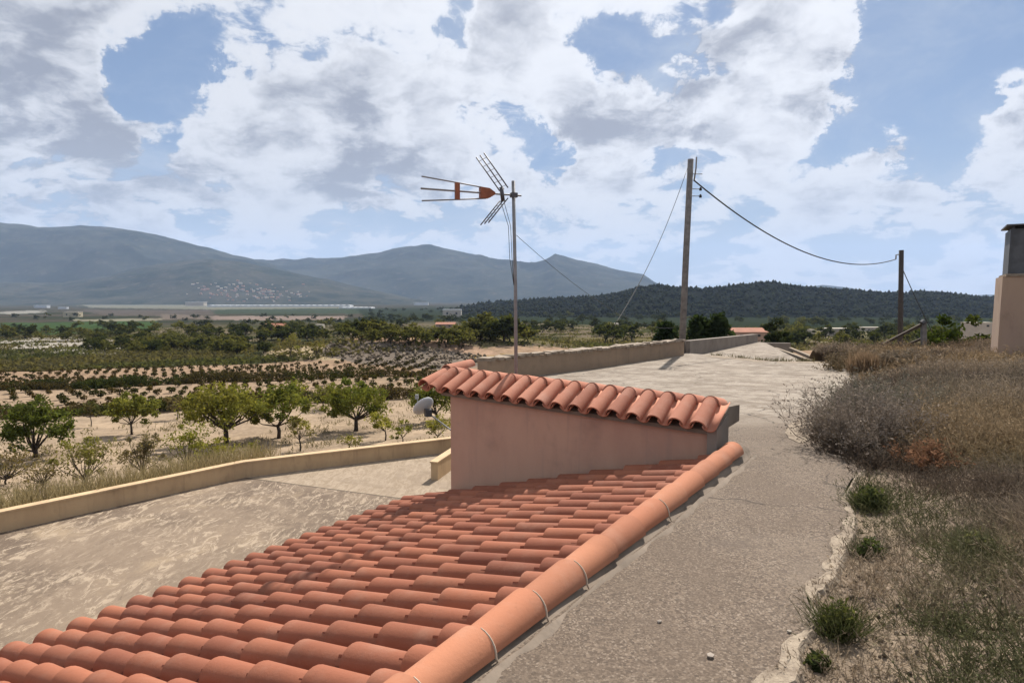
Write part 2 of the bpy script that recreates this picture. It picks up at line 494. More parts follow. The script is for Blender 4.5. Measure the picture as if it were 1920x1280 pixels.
def stucco(name, c, c2, stain, rough=0.92, zs=(1, 1, 0.35)):
    m, t = new_mat(name)
    p = world_pos(t)
    ps = t.vmath('MULTIPLY', p, zs)
    n = t.noise(ps, 1.8, 6, 0.6, 0.3)
    col = t.mix(t.ramp(n, 0.35, 0.68), c, c2)
    n2 = t.noise(t.vmath('ADD', ps, (2, 7, 1)), 4.5, 7, 0.68)
    col = t.mix(t.ramp(n2, 0.52, 0.76, 0, 0.45), col, stain)
    n3 = t.noise(t.vmath('ADD', p, (5.2, 1.4, 3.3)), 1.25, 5, 0.62)
    col = t.mix(t.ramp(n3, 0.56, 0.74, 0, 0.40), col, tuple(x * .62 for x in stain))
    n4 = t.noise(t.vmath('MULTIPLY', p, (6, 6, 0.5)), 1.6, 5, 0.6)
    col = t.mix(t.ramp(n4, 0.56, 0.72, 0, 0.35), col, stain)
    finish(t, col, rough, t.noise(p, 45, 5, 0.65), 0.3, 0.008, 0.2)
    return m
M_PINK = stucco('pink_render', (0.608, 0.385, 0.277), (0.521, 0.316, 0.232), (0.386, 0.270, 0.220), zs=(1, 1, 0.45))
M_YELLOW = stucco('ochre_render', (0.66, 0.475, 0.285), (0.57, 0.405, 0.245), (0.34, 0.24, 0.155), zs=(1, 1, 0.4))
M_CHIM = stucco('chimney_render', (0.470, 0.332, 0.234), (0.429, 0.298, 0.221), (0.300, 0.209, 0.154))
M_GREYC = stucco('grey_concrete', (0.237, 0.200, 0.167), (0.296, 0.255, 0.215), (0.163, 0.133, 0.111), zs=(1, 1, 1))
M_TERRW = stucco('terrace_wall_render', (0.361, 0.264, 0.181), (0.310, 0.227, 0.159), (0.224, 0.164, 0.117), zs=(1, 1, 1))
M_RIM = plain('cap_stone', (0.370, 0.296, 0.222), 0.9, 0.14, 9)
def lip_mat():
    m, t = new_mat('cement_lip')
    p = world_pos(t)
    n = t.noise(p, 9.0, 6, 0.7); g = t.noise(p, 70.0, 3, 0.75)
    col = t.mix(t.ramp(n, 0.34, 0.66), (0.225, 0.178, 0.135), (0.40, 0.33, 0.25))
    col = t.mix(t.ramp(g, 0.52, 0.70, 0, 0.7), col, (0.16, 0.125, 0.098))
    col = t.mix(t.ramp(g, 0.44, 0.30, 0, 0.6), col, (0.47, 0.40, 0.315))
    finish(t, col, 0.95, t.math('ADD', n, t.math('MULTIPLY', g, 0.5)), 0.7, 0.015, 0.1)
    return m
M_LIP = lip_mat()
M_MORTAR = stucco('mortar', (0.250, 0.200, 0.155), (0.185, 0.147, 0.114), (0.085, 0.068, 0.055), zs=(1, 1, 1))
M_STRAND = plain('mortar_strand', (0.60, 0.47, 0.36), 0.9, 0.1, 20)
M_STEEL = plain('galvanised_steel', (0.30, 0.30, 0.305), 0.5, 0.12, 12, metal=0.1)
M_DARKSTEEL = plain('dark_metal', (0.12, 0.12, 0.13), 0.5, 0.1, 12, metal=0.4)
M_ORANGE = plain('orange_plastic', (0.36, 0.125, 0.062), 0.6, 0.15, 15)
M_POLE = plain('weathered_pole_wood', (0.26, 0.242, 0.232), 0.85, 0.2, 8)
M_DARKPOLE = plain('dark_pole_wood', (0.075, 0.062, 0.055), 0.85, 0.15, 8)
M_CABLE = plain('black_cable', (0.025, 0.025, 0.027), 0.6, 0.1, 8)
M_WHITE = plain('white_enamel', (0.74, 0.74, 0.74), 0.4, 0.04, 6, spec=0.5)
M_FLUE = plain('grey_flue', (0.125, 0.13, 0.14), 0.6, 0.18, 4, metal=0.2)
M_WOOD = plain('old_beam_wood', (0.10, 0.075, 0.055), 0.9, 0.2, 8)
M_BARK = plain('bark', (0.075, 0.055, 0.042), 0.95, 0.2, 10)
M_STONE = plain('pale_stone', (0.42, 0.36, 0.30), 0.9, 0.15, 20)
M_HWALL = plain('house_wall', (0.55, 0.49, 0.41), 0.9, 0.08, 0.8)
M_HWALL2 = plain('house_wall_pink', (0.50, 0.34, 0.26), 0.9, 0.08, 0.8)
M_HROOF = plain('house_roof', (0.38, 0.155, 0.09), 0.9, 0.15, 1.2)
M_GLASS = plain('dark_window', (0.05, 0.055, 0.06), 0.3, 0.1, 3)
M_GREENHOUSE = plain('greenhouse_sheet', (0.66, 0.68, 0.70), 0.5, 0.05, 0.05)

def leafy(name, trans=0.4, tint=(1.25, 1.2, 0.65)):
    m, t = new_mat(name)
    col = t.n('ShaderNodeAttribute', attribute_name='Col').outputs['Color']
    rnd = t.n('ShaderNodeObjectInfo').outputs['Random']
    col = t.mix(1.0, col, t.mix(rnd, (0.82, 0.84, 0.85), (1.15, 1.10, 1.0)), 'MULTIPLY')
    col = t.mix(1.0, col, (0.80, 0.78, 0.76), 'MULTIPLY')
    d = t.n('ShaderNodeBsdfDiffuse', ins={'Color': col})
    tr = t.n('ShaderNodeBsdfTranslucent', ins={'Color': t.mix(1.0, col, tint, 'MULTIPLY')})
    mx = t.n('ShaderNodeMixShader', ins={0: trans, 1: d.outputs[0], 2: tr.outputs[0]})
    t.t.links.new(mx.outputs[0], t.n('ShaderNodeOutputMaterial').inputs[0])
    return m
M_LEAF = leafy('leaves', 0.42)
M_DRY = leafy('dry_stems', 0.25, (1.0, 0.97, 0.94))

def earth():
    m, t = new_mat('sandy_earth')
    p = world_pos(t)
    n = t.noise(p, 1.2, 6, 0.65)
    n2 = t.noise(p, 9.0, 6, 0.7)
    n3 = t.noise(t.vmath('ADD', p, (5, 2, 1)), 40.0, 4, 0.7)
    col = t.mix(t.ramp(n, 0.35, 0.65), (0.328, 0.254, 0.179), (0.226, 0.172, 0.129))
    col = t.mix(t.ramp(n2, 0.48, 0.72, 0, 0.7), col, (0.156, 0.121, 0.094))
    col = t.mix(t.ramp(n3, 0.58, 0.76, 0, 0.6), col, (0.429, 0.359, 0.281))
    h = t.math('ADD', t.math('MULTIPLY', n2, 1.0), t.math('MULTIPLY', n3, 0.35))
    finish(t, col, 0.96, h, 0.9, 0.05, 0.1)
    return m
M_EARTH = earth()

def field_mat():
    m, t = new_mat('fields')
    p = world_pos(t)
    col = t.n('ShaderNodeAttribute', attribute_name='Col').outputs['Color']
    n = t.noise(p, 0.45, 8, 0.7)
    n2 = t.noise(t.vmath('ADD', p, (9, 4, 0)), 3.0, 5, 0.7)
    k = t.mix(t.ramp(n, 0.3, 0.72), (0.74, 0.74, 0.74), (1.18, 1.17, 1.15))
    col = t.mix(1.0, col, k, 'MULTIPLY')
    k2 = t.mix(t.ramp(n2, 0.35, 0.70), (0.82, 0.81, 0.80), (1.10, 1.10, 1.10))
    col = t.mix(1.0, col, k2, 'MULTIPLY')
    finish(t, col, 1.0, n2, 0.3, 0.05, 0.0)
    return m
M_FIELD = field_mat()

def hill_mat(name, a, b, c, scale):
    m, t = new_mat(name)
    p = world_pos(t)
    n = t.noise(p, scale, 8, 0.65)
    n2 = t.noise(t.vmath('ADD', p, (77, 12, 3)), scale * 5, 6, 0.7)
    col = t.mix(t.ramp(n, 0.36, 0.64), a, b)
    col = t.mix(t.ramp(n2, 0.52, 0.72, 0, 0.6), col, c)
    finish(t, col, 1.0, None, spec=0.0)
    return m
M_MOUNT = hill_mat('mountain_scrub', (0.018, 0.026, 0.020), (0.052, 0.058, 0.044), (0.125, 0.112, 0.090), 0.0022)
M_FOOT = hill_mat('foothill_scrub', (0.020, 0.029, 0.020), (0.062, 0.062, 0.046), (0.150, 0.128, 0.102), 0.0045)
M_WOODHILL = hill_mat('wooded_hill', (0.009, 0.012, 0.009), (0.014, 0.017, 0.012), (0.037, 0.034, 0.028), 0.012)

# ------------------------------------------------------------------ haze
hm = bpy.data.materials.new('haze'); hm.use_nodes = True
hm.node_tree.nodes.clear()
ht = NT(hm.node_tree)
pv = ht.n('ShaderNodeVolumePrincipled', ins={'Color': (0.52, 0.69, 1.0), 'Density': 0.000058})
ht.t.links.new(pv.outputs[0], ht.n('ShaderNodeOutputMaterial').inputs['Volume'])
hz = MB(); hz.box((0, 3000, 500), (26000, 20000, 1120))
hz.build('haze', hm, kind='stuff')

# ------------------------------------------------------------------ open country: one ground sheet
def in_poly(x, y, poly):
    ins = np.zeros(x.shape, bool)
    n = len(poly)
    for i in range(n):
        x1, y1 = poly[i][0], poly[i][1]; x2, y2 = poly[(i + 1) % n][0], poly[(i + 1) % n][1]
        c = ((y1 > y) != (y2 > y)) & (x < (x2 - x1) * (y - y1) / (y2 - y1 + 1e-12) + x1)
        ins ^= c
    return ins

az = np.concatenate([np.linspace(-180, -46, 40, endpoint=False), np.linspace(-46, 46, 760), np.linspace(46, 180, 41)[1:]]) * math.pi / 180
rad = np.concatenate([np.linspace(0.5, 12, 8, endpoint=False), np.geomspace(12, 300, 330), np.geomspace(300, 9000, 110)[1:]])
A, RR = np.meshgrid(az, rad)
GX, GY = np.sin(A) * RR, np.cos(A) * RR
GZ = terrain(GX, GY)
dco = GY - 0.3 * GX
gc = np.zeros(GX.shape + (3,))
sand = np.array((0.400, 0.308, 0.220)); sand2 = np.array((0.344, 0.256, 0.180))
olive = np.array((0.065, 0.070, 0.036)); drab = np.array((0.160, 0.132, 0.092)); dk = np.array((0.080, 0.060, 0.044))
nz = fbm(GX / 14, GY / 14, 4, 20)[..., None]
gc[:] = sand * (0.85 + 0.3 * nz)
m = (dco > 54.5) & (dco < 59.5); gc[m] = dk
m = (dco >= 59.5) & (dco < 80.5); gc[m] = sand2
m = (dco >= 80.5) & (dco < 86.5); gc[m] = dk
m = (dco >= 86.5) & (dco < 116); gc[m] = sand2 * np.array((1.0, 0.95, 0.93))
far = dco >= 116
nb = fbm(GX / 40, GY / 40, 4, 41)[..., None]
nf = fbm(GX / 180, GY / 60, 3, 43)[..., None]
mixc = olive * (1 - sstep(0.42, 0.62, nb)) + drab * sstep(0.42, 0.62, nb)
gc[far] = mixc[far]
r2 = np.hypot(GX, GY)
plain_c = np.array((0.040, 0.046, 0.028)) * (1 - sstep(0.4, 0.6, nf)) + np.array((0.075, 0.066, 0.050)) * sstep(0.4, 0.6, nf)
kf = sstep(350, 700, r2)[..., None]
gc[far] = (gc * (1 - kf) + plain_c * kf)[far]
FIELDS = [
    ([(0, 640), (110, 632), (200, 634), (235, 652), (150, 662), (0, 654)], (0.360, 0.331, 0.288)),
    ([(150, 648), (230, 645), (245, 664), (150, 664)], (0.346, 0.317, 0.266)),
    ([(488, 660), (540, 652), (620, 646), (672, 670), (660, 676), (490, 674)], (0.432, 0.346, 0.223)),
    ([(655, 627), (760, 627), (850, 640), (960, 668), (880, 664), (760, 648), (655, 640)], (0.396, 0.274, 0.194)),
    ([(640, 640), (760, 649), (880, 665), (930, 678), (860, 694), (690, 684), (600, 664)], (0.216, 0.180, 0.148)),
    ([(880, 668), (990, 664), (1090, 660), (1060, 672), (900, 684)], (0.288, 0.205, 0.094)),
    ([(1080, 640), (1190, 638), (1190, 650), (1100, 652)], (0.338, 0.216, 0.144)),
    ([(900, 640), (1060, 634), (1250, 632), (1250, 640), (1080, 648), (900, 655)], (0.158, 0.137, 0.072)),
    ([(0, 605), (290, 602), (300, 618), (140, 625), (0, 627)], (0.050, 0.083, 0.032)),
    ([(120, 599), (300, 596.5), (300, 601), (180, 603)], (0.217, 0.207, 0.150)),
    ([(0, 584), (80, 581), (80, 586), (0, 590)], (0.259, 0.254, 0.228)),
    ([(140, 570), (420, 571), (690, 575), (660, 579), (400, 580), (180, 577)], (0.171, 0.171, 0.135)),
    ([(400, 580), (690, 577), (690, 588), (400, 588)], (0.052, 0.068, 0.044)),
    ([(150, 581), (400, 581), (400, 590), (200, 592)], (0.099, 0.086, 0.073)),
    ([(400, 592.5), (520, 592), (650, 592), (640, 599), (500, 600), (400, 599)], (0.233, 0.186, 0.161)),
    ([(300, 588), (400, 592), (400, 598), (300, 598)], (0.156, 0.130, 0.109)),
    ([(1470, 622), (1620, 618), (1640, 630), (1600, 640), (1500, 640)], (0.245, 0.216, 0.137)),
    ([(1540, 632), (1590, 630), (1590, 645), (1545, 645)], (0.396, 0.346, 0.259)),
    ([(1430, 632), (1510, 630), (1520, 650), (1440, 655)], (0.137, 0.144, 0.072)),
    ([(668, 579), (780, 577), (900, 575), (1280, 586), (1900, 586), (1900, 622), (1280, 614), (900, 602), (690, 600)], (0.030, 0.040, 0.024)),
]
for poly, c in FIELDS:
    wp = [at(px, py) for px, py in poly]
    jx = (fbm(GX / 6, GY / 6, 3, 60) - 0.5) * 0.05 * r2 * 0.35; jy = (fbm(GX / 6, GY / 6, 3, 61) - 0.5) * 0.05 * r2 * 0.6
    mk = in_poly(GX + jx, GY + jy, [(p.x, p.y) for p in wp])
    gc[mk] = np.array(c) * (0.88 + 0.24 * nz[mk])
nr, na = GX.shape
idx = np.arange(nr * na).reshape(nr, na)
q = np.stack([idx[:-1, :-1], idx[:-1, 1:], idx[1:, 1:], idx[1:, :-1]], -1).reshape(-1, 4)[:, ::-1]
me = np_mesh('ground', np.stack([GX, GY, GZ], -1).reshape(-1, 3), q, M_FIELD, gc.reshape(-1, 3), True)
link('ground', me, kind='structure')

# ------------------------------------------------------------------ mountains and hills
def range_mesh(name, prof, dist, depth_front, depth_back, mat, rough_amp, seed, base=-34.0, nx=460, ny=110, spur=0.18):
    """A mountain range: its crest follows a height profile, flanks fall to the plain in front and behind."""
    px = np.linspace(prof[0][0], prof[-1][0], nx)
    py = np.interp(px, [a for a, b in prof], [b for a, b in prof])
    bear = (px - 960) / F_PX
    t = np.linspace(0, 2, ny)
    T, B = np.meshgrid(t, bear)
    _, PYY = np.meshgrid(t, py)
    crest = (559.6 - PYY) / F_PX * dist
    yd = np.where(T < 1, dist - depth_front * (1 - T), dist + depth_back * (T - 1))
    sp = (fbm(B * 7, T * 1.5, 3, seed) - 0.5)
    yd = yd + sp * depth_front * spur * np.sin(np.clip(T, 0, 1) * math.pi)
    prof_t = np.where(T < 1, np.sin(T * math.pi / 2) ** 1.35, np.cos((T - 1) * math.pi / 2))
    z = base + (crest - base) * prof_t
    rug = (fbm(B * dist / 300, yd / 190, 6, seed + 9) - 0.5) * rough_amp * 1.2
    gully = np.abs(fbm(B * yd / (dist * .10), yd / (dist * .045), 5, seed + 3) - 0.5) * rough_amp * 1.5
    z = z + (rug - gully) * np.sin(np.clip(T, 0, 2) * math.pi / 2) * np.clip(np.abs(T - 1) * 5, 0.08, 1)
    V = np.stack([B * yd, yd, z], -1).reshape(-1, 3)
    ii = np.arange(nx * ny).reshape(nx, ny)
    qq = np.stack([ii[:-1, :-1], ii[1:, :-1], ii[1:, 1:], ii[:-1, 1:]], -1).reshape(-1, 4)
    link(name, np_mesh(name, V, qq, mat, None, True), kind='structure')
    return B, yd, z

P_LEFT = [(-900, 430), (-500, 410), (-200, 428), (-60, 424), (0, 420), (40, 424), (80, 430), (120, 428), (160, 425), (205, 428), (240, 433), (300, 445), (350, 457), (400, 468), (440, 480), (480, 488), (540, 508), (600, 530), (660, 556), (720, 570)]
P_MID = [(300, 540), (400, 500), (480, 489), (520, 490), (560, 489), (600, 486), (650, 483), (700, 477), (740, 470), (780, 463), (810, 462), (850, 470), (900, 480), (950, 489), (1000, 493), (1020, 488), (1040, 478), (1055, 482), (1080, 490), (1120, 497), (1160, 507), (1190, 512), (1205, 514), (1225, 528), (1260, 545), (1320, 560), (1400, 572)]
P_FOOT = [(-400, 520), (0, 528), (120, 530), (200, 518), (250, 505), (300, 496), (350, 489), (400, 486), (450, 493), (500, 502), (560, 514), (640, 530), (720, 548), (800, 566)]
P_WOOD = [(820, 590), (860, 580), (900, 572), (950, 568), (1000, 563), (1060, 559), (1100, 557), (1150, 553), (1190, 542), (1230, 536), (1260, 539), (1300, 542), (1340, 540), (1400, 533), (1440, 531), (1480, 537), (1520, 541), (1580, 543), (1630, 548), (1660, 550), (1700, 551), (1730, 549), (1780, 553), (1830, 558), (1870, 561), (1950, 564), (2100, 560), (2600, 550)]
range_mesh('mountains', P_MID, 6800, 2200, 2000, M_MOUNT, 90, 5)
range_mesh('mountains_left', P_LEFT, 5600, 1700, 1800, M_MOUNT, 80, 15)
range_mesh('foothills', P_FOOT, 4300, 1300, 900, M_FOOT, 45, 25)
P_FAR = [(1450, 552), (1500, 541), (1540, 534), (1580, 538), (1640, 548), (1750, 556), (1900, 552)]
WB, WY, WZ = range_mesh('wooded_hill', P_WOOD, 1250, 480, 600, M_WOODHILL, 14, 35, base=-30.0)
range_mesh('far_hills', P_FAR, 7600, 1200, 1200, M_MOUNT, 40, 45)

# trees that cover the wooded hill: one mass
def blob_trees(name, pts, size, mat, colf, seed):
    r = np.random.default_rng(seed)
    n = len(pts)
    base = np.array([(0, 0, 1.0), (1, 0, .35), (.31, .95, .35), (-.81, .59, .35), (-.81, -.59, .35), (.31, -.95, .35), (0, 0, -.1)])
    tri = np.array([(0, 1, 2), (0, 2, 3), (0, 3, 4), (0, 4, 5), (0, 5, 1), (6, 2, 1), (6, 3, 2), (6, 4, 3), (6, 5, 4), (6, 1, 5)])
    s = size * (0.55 + 0.9 * r.random((n, 1, 1)))
    V = base[None] * s * np.stack([0.62 * np.ones(n), 0.62 * np.ones(n), 0.7 + 0.6 * r.random(n)], -1)[:, None, :]
    V = V * (0.7 + 0.6 * r.random((n, 7, 1))) + np.asarray(pts)[:, None, :]
    F = (tri[None] + 7 * np.arange(n)[:, None, None]).reshape(-1, 3)
    c = np.repeat(colf(r, n)[:, None, :], 7, 1).reshape(-1, 3)
    return np_mesh(name, V.reshape(-1, 3), F, mat, c)
rr = np.random.default_rng(4)
i0 = rr.integers(0, WB.shape[0], 9000); t0 = rr.integers(7, 72, 9000)
jit = rr.normal(0, 3, (9000, 3)); jit[:, 2] = 0
wp = np.stack([WB[i0, t0] * WY[i0, t0], WY[i0, t0], WZ[i0, t0] - 0.5], -1) + jit
def pinec(r, n):
    return np.array((0.030, 0.040, 0.026)) * (0.6 + 0.9 * r.random((n, 1))) + np.array((0.010, 0.006, 0.002)) * r.random((n, 1))
link('pine_woodland', blob_trees('pine_woodland', wp, 4.4, M_LEAF, pinec, 8), kind='stuff')

# ------------------------------------------------------------------ concrete platform (path and slab) and the hillside
def zpath(x, y):
    return -1.300 - 0.0155 * y
def on_path(px, py):
    v = pix_dir(px, py); v = v / v.y
    y = -1.300 / (v.z + 0.0155)
    return (v.x * y, y)

# roof frame fitted to the photograph: columns run down the slope (D), rows run along the ridge (A)
X0 = Vector((-0.4895, 2.1929, -1.3323)); AZ, SLOPE, CSP, RSP = 0.5857, 0.2706, 0.1987, 0.3552
RA = Vector((math.sin(AZ), math.cos(AZ), 0))
RD = Vector((-math.cos(AZ) * math.cos(SLOPE), math.sin(AZ) * math.cos(SLOPE), -math.sin(SLOPE)))
RN = RA.cross(RD); RN = RN if RN.z > 0 else -RN
RH = Vector((-math.cos(AZ), math.sin(AZ), 0))        # horizontal, down-slope side
def roof(i, j, n=0.0):
    return X0 + RA * (i * CSP) + RD * (j * RSP) + RN * n

EDGE = [(1430, 1330), (1468, 1290), (1496, 1258), (1490, 1216), (1528, 1170), (1520, 1120), (1562, 1080), (1580, 1040), (1598, 1000), (1600, 968), (1582, 932), (1602, 898), (1620, 880), (1596, 861), (1550, 850), (1535, 822), (1545, 792), (1540, 772), (1572, 742), (1604, 722), (1610, 706), (1592, 692), (1574, 683)]
edge = [on_path(*p) for p in EDGE]
near = [(0.35, -2.0), (0.70, 0.5)]
gab_i = 19.75
back_i = gab_i + 1.30
rj = -0.98
def plan(p):
    return (p.x, p.y)
left_side = [plan(roof(-14, rj)), plan(roof(back_i, rj)), plan(roof(back_i, 8.0)), (-0.55, 10.75), (0.42, 12.30), (1.52, 13.52), (3.12, 15.62), (4.70, 17.72), (5.05, 18.5)]
far_side = [(5.6, 17.6), (6.4, 15.55), (8.05, 15.5)]
slab_poly = left_side + far_side + edge[::-1] + near[::-1]
def refine(poly, step=0.18, amp=0.02, skip=0):
    out = []
    n = len(poly)
    for i in range(n):
        a = Vector((*poly[i], 0)); b = Vector((*poly[(i + 1) % n], 0))
        L = (b - a).length; k = max(1, int(L / step)) if i >= skip else 1
        for q_ in range(k):
            p = a.lerp(b, q_ / k)
            if i >= skip:
                nn = (b - a).normalized()
                p = p + Vector((-nn.y, nn.x, 0)) * random.uniform(-amp, amp)
            out.append((p.x, p.y))
    return out
slab_poly = refine(slab_poly, 0.16, 0.022, skip=len(left_side) + len(far_side))
b = MB(); b.prism(slab_poly, -7.5, zpath)
b.build('path', M_PATH, kind='structure')

# lower apron beyond the slab's end, running up to the far wall
b = MB()
b.prism([(4.9, 18.75), (5.75, 17.75), (6.55, 15.85), (7.5, 15.85), (7.95, 17.6), (10.3, 25.8), (9.9, 26.4)], -8.5, lambda x, y: zpath(x, y) - 0.12 + 0.004 * (y - 16))
b.build('apron', M_PATH, kind='structure')
for a_, b_ in (((8.25, 17.4), (10.7, 25.5)), ((8.75, 17.3), (11.1, 25.0))):
    pass

# pale cement lip along the ragged edge of the path
lip = MB()
ep = [Vector((x, y, 0)) for x, y in edge]
ws = []
dens_pts = []
for i in range(len(ep) - 1):
    k = max(2, int((ep[i + 1] - ep[i]).length / 0.035))
    for q_ in range(k):
        dens_pts.append(ep[i].lerp(ep[i + 1], q_ / k))
dens_pts.append(ep[-1])
for i, p in enumerate(dens_pts):
    d = (dens_pts[min(i + 1, len(dens_pts) - 1)] - dens_pts[max(i - 1, 0)]).normalized()
    nn = Vector((-d.y, d.x, 0))
    wn = float(fbm(np.array([p.y * 1.1]), np.array([p.x * 1.1]), 2, 70)[0] + (fbm(np.array([p.y * 9]), np.array([p.x * 9]), 3, 71)[0] - .5) * .35)
    wd = max(0.0, (wn - 0.52)) * 0.22 + random.uniform(0, .008) * (1.0 if p.y < 8 else 2.2)
    a1 = p + nn * wd; b1 = p - nn * 0.02
    c1 = p - nn * (0.008 + random.uniform(-.008, .008))
    lip.v.append((a1.x, a1.y, zpath(a1.x, a1.y) + 0.003)); lip.v.append((c1.x, c1.y, zpath(c1.x, c1.y) + 0.006))
    lip.v.append((b1.x - nn.x * .03, b1.y - nn.y * .03, zpath(b1.x, b1.y) - 0.05))
    if i:
        n_ = len(lip.v); lip.f.extend([(n_ - 6, n_ - 5, n_ - 2, n_ - 3), (n_ - 5, n_ - 4, n_ - 1, n_ - 2)]); lip.m.extend([0, 0])
fe = [(5.65, 17.5), (6.42, 15.52), (8.02, 15.45)]
for (xa, ya), (xb, yb) in zip(fe[:-1], fe[1:]):
    A_ = Vector((xa, ya, 0)); B_ = Vector((xb, yb, 0)); dd_ = (B_ - A_); nn = Vector((-dd_.y, dd_.x, 0)).normalized()
    n_ = int(dd_.length / .06)
    for q_ in range(n_ + 1):
        p = A_.lerp(B_, q_ / n_); wd = .30 + .35 * float(fbm(np.array([p.x * 3]), np.array([p.y * 3]), 3, 72)[0])
        for off in (0.0, wd):
            p_ = p - nn * off; lip.v.append((p_.x, p_.y, zpath(p_.x, p_.y) + .004))
        if q_:
            m_ = len(lip.v); lip.f.append((m_ - 4, m_ - 2, m_ - 1, m_ - 3)); lip.m.append(0)
for cx, cy, rx_, ry_ in ((1505, 806, 34, 24),):
    ctr = []
    for q_ in range(26):
        an = 6.283 * q_ / 26; kk = .6 + .6 * float(fbm(np.array([math.cos(an) * 1.7 + cx]), np.array([math.sin(an) * 1.7]), 3, 73)[0])
        ctr.append(on_path(cx + rx_ * math.cos(an) * kk, cy + ry_ * math.sin(an) * kk))
    b0 = len(lip.v)
    lip.v.extend([(x_, y_, zpath(x_, y_) + .005) for x_, y_ in ctr]); lip.f.append(tuple(range(b0 + 25, b0 - 1, -1))); lip.m.append(0)
lip.build('cement_edge', M_LIP, kind='structure')

# hillside of sandy earth right of the path
pe = np.array([(p.x, p.y) for p in dens_pts])
def edge_dist(x, y):
    x = np.asarray(x, float); y = np.asarray(y, float)
    sh = x.shape
    P = np.stack([x.ravel(), y.ravel()], -1)
    best = np.full(len(P), 1e9)
    for i in range(0, len(P), 20000):
        dd = ((P[i:i + 20000, None, :] - pe[None, ::4]) ** 2).sum(-1)
        best[i:i + 20000] = np.sqrt(dd.min(1))
    ex = np.interp(P[:, 1], pe[np.argsort(pe[:, 1]), 1], pe[np.argsort(pe[:, 1]), 0])
    sgn = np.where(P[:, 0] > ex, 1.0, -1.0)
    return (best * sgn).reshape(sh)
def hillside(x, y, s=None):
    x = np.asarray(x, float); y = np.asarray(y, float)
    if s is None:
        s = edge_dist(x, y)
    z = -1.330 - 0.0155 * y
    z = np.where(s < 0, z - 0.07, z + 0.012)
    z = z + 0.18 * sstep(0.0, 1.3, s) + (0.30 * sstep(1.0, 6.5, s) + 0.14 * sstep(4, 12, s)) * (1 - .85 * sstep(10, 16.5, y) * sstep(13.5, 10.5, x))
    z = z + (fbm(x * 1.6, y * 1.6, 4, 80) - 0.5) * 0.16 * sstep(0, 0.7, s) + (fbm(x * 7, y * 7, 3, 82) - 0.5) * 0.05 * sstep(-0.1, 0.2, s)
    yf = 17.3 - 0.14 * (x - 9)
    z = z - 8.5 * sstep(0, 4.5, y - yf)
    return z
hx = np.concatenate([np.linspace(-0.5, 12, 240), np.linspace(12, 45, 60)[1:]])
hy = np.concatenate([np.linspace(-6, 1, 30), np.linspace(1, 22.5, 330)[1:]])
HX, HY = np.meshgrid(hx, hy)
HS = edge_dist(HX, HY)
HZ = hillside(HX, HY, HS)
HZ = np.where(HX < 0.3, -3.0, HZ)
HZ = np.where(HS < -0.25, HZ - 2.5, HZ)
ii = np.arange(HX.size).reshape(HX.shape)
qq = np.stack([ii[:-1, :-1], ii[:-1, 1:], ii[1:, 1:], ii[1:, :-1]], -1).reshape(-1, 4)
drop = ((HX < 8.9) & (HY > 14.9) & (HS < 0.3)) | ((HX < 8.35) & (HY > 15.3))
keep = ~(drop[:-1, :-1] | drop[1:, :-1] | drop[:-1, 1:] | drop[1:, 1:]).ravel()
link('hillside', np_mesh('hillside', np.stack([HX, HY, HZ], -1).reshape(-1, 3), qq[keep], M_EARTH, None, True), kind='structure')

# ------------------------------------------------------------------ the lower yard and its parapets
YZ = -4.9
par_line = [(-18.0, 4.4), (-10.68, 13.24), (-8.4, 16.0), (-7.42, 17.18), (-6.0, 18.0), (-1.9, 20.2), (4.0, 23.4)]
b = MB(); b.prism(par_line + [(6.0, 20.0), (7.0, 14.0), (3.0, -4.0), (-8.0, -7.0)], YZ - 1.6, YZ)
b.build('yard', M_YARD, kind='structure')
def wall_run(mb, line, th, z0, z1, mi=0, over=0.0):
    """A wall of constant thickness along a plan polyline, mitred at its bends."""
    n = len(line); L = []; Rr = []
    for i, p in enumerate(line):
        p = Vector((p[0], p[1], 0))
        a = Vector((*line[max(i - 1, 0)], 0)); c = Vector((*line[min(i + 1, n - 1)], 0))
        d = (c - a).normalized(); nn = Vector((-d.y, d.x, 0))
        L.append(p + nn * (th / 2 + over)); Rr.append(p - nn * (th / 2 + over))
    z0f = z0 if callable(z0) else (lambda x, y: z0)
    z1f = z1 if callable(z1) else (lambda x, y: z1)
    P = []
    for l, r_ in zip(L, Rr):
        P += [(l.x, l.y, z0f(l.x, l.y)), (l.x, l.y, z1f(l.x, l.y)), (r_.x, r_.y, z1f(r_.x, r_.y)), (r_.x, r_.y, z0f(r_.x, r_.y))]
    F = []
    for i in range(n - 1):
        a, c = 4 * i, 4 * (i + 1)
        F += [(a, c, c + 1, a + 1), (a + 1, c + 1, c + 2, a + 2), (a + 2, c + 2, c + 3, a + 3)]
    F += [(0, 1, 2, 3), (4 * n - 1, 4 * n - 2, 4 * n - 3, 4 * n - 4)]
    mb.add(P, F, mi)
t = thing('parapet_wall', 'long low ochre parapet wall bending along the outer edge of the lower yard', 'wall')
b = MB(); wall_run(b, par_line, 0.20, YZ - 1.7, YZ + 0.40); b.build('wall_body', M_YELLOW, t)
b = MB(); wall_run(b, par_line, 0.20, YZ + 0.40, YZ + 0.445, over=0.02); b.build('wall_cap', M_YELLOW, t)
t = thing('short_wall', 'short ochre wall stub standing in the yard beside the pink gable wall', 'wall')
b = MB(); wall_run(b, [(-2.1, 16.9), (-1.73, 18.3), (-0.7, 21.9)], 0.2, YZ - 0.1, YZ + 0.47); b.build('wall_body', M_YELLOW, t)
b = MB(); wall_run(b, [(-2.115, 16.87), (-1.73, 18.3), (-0.7, 21.9)], 0.2, YZ + 0.47, YZ + 0.51, over=0.015); b.build('wall_cap', M_YELLOW, t)

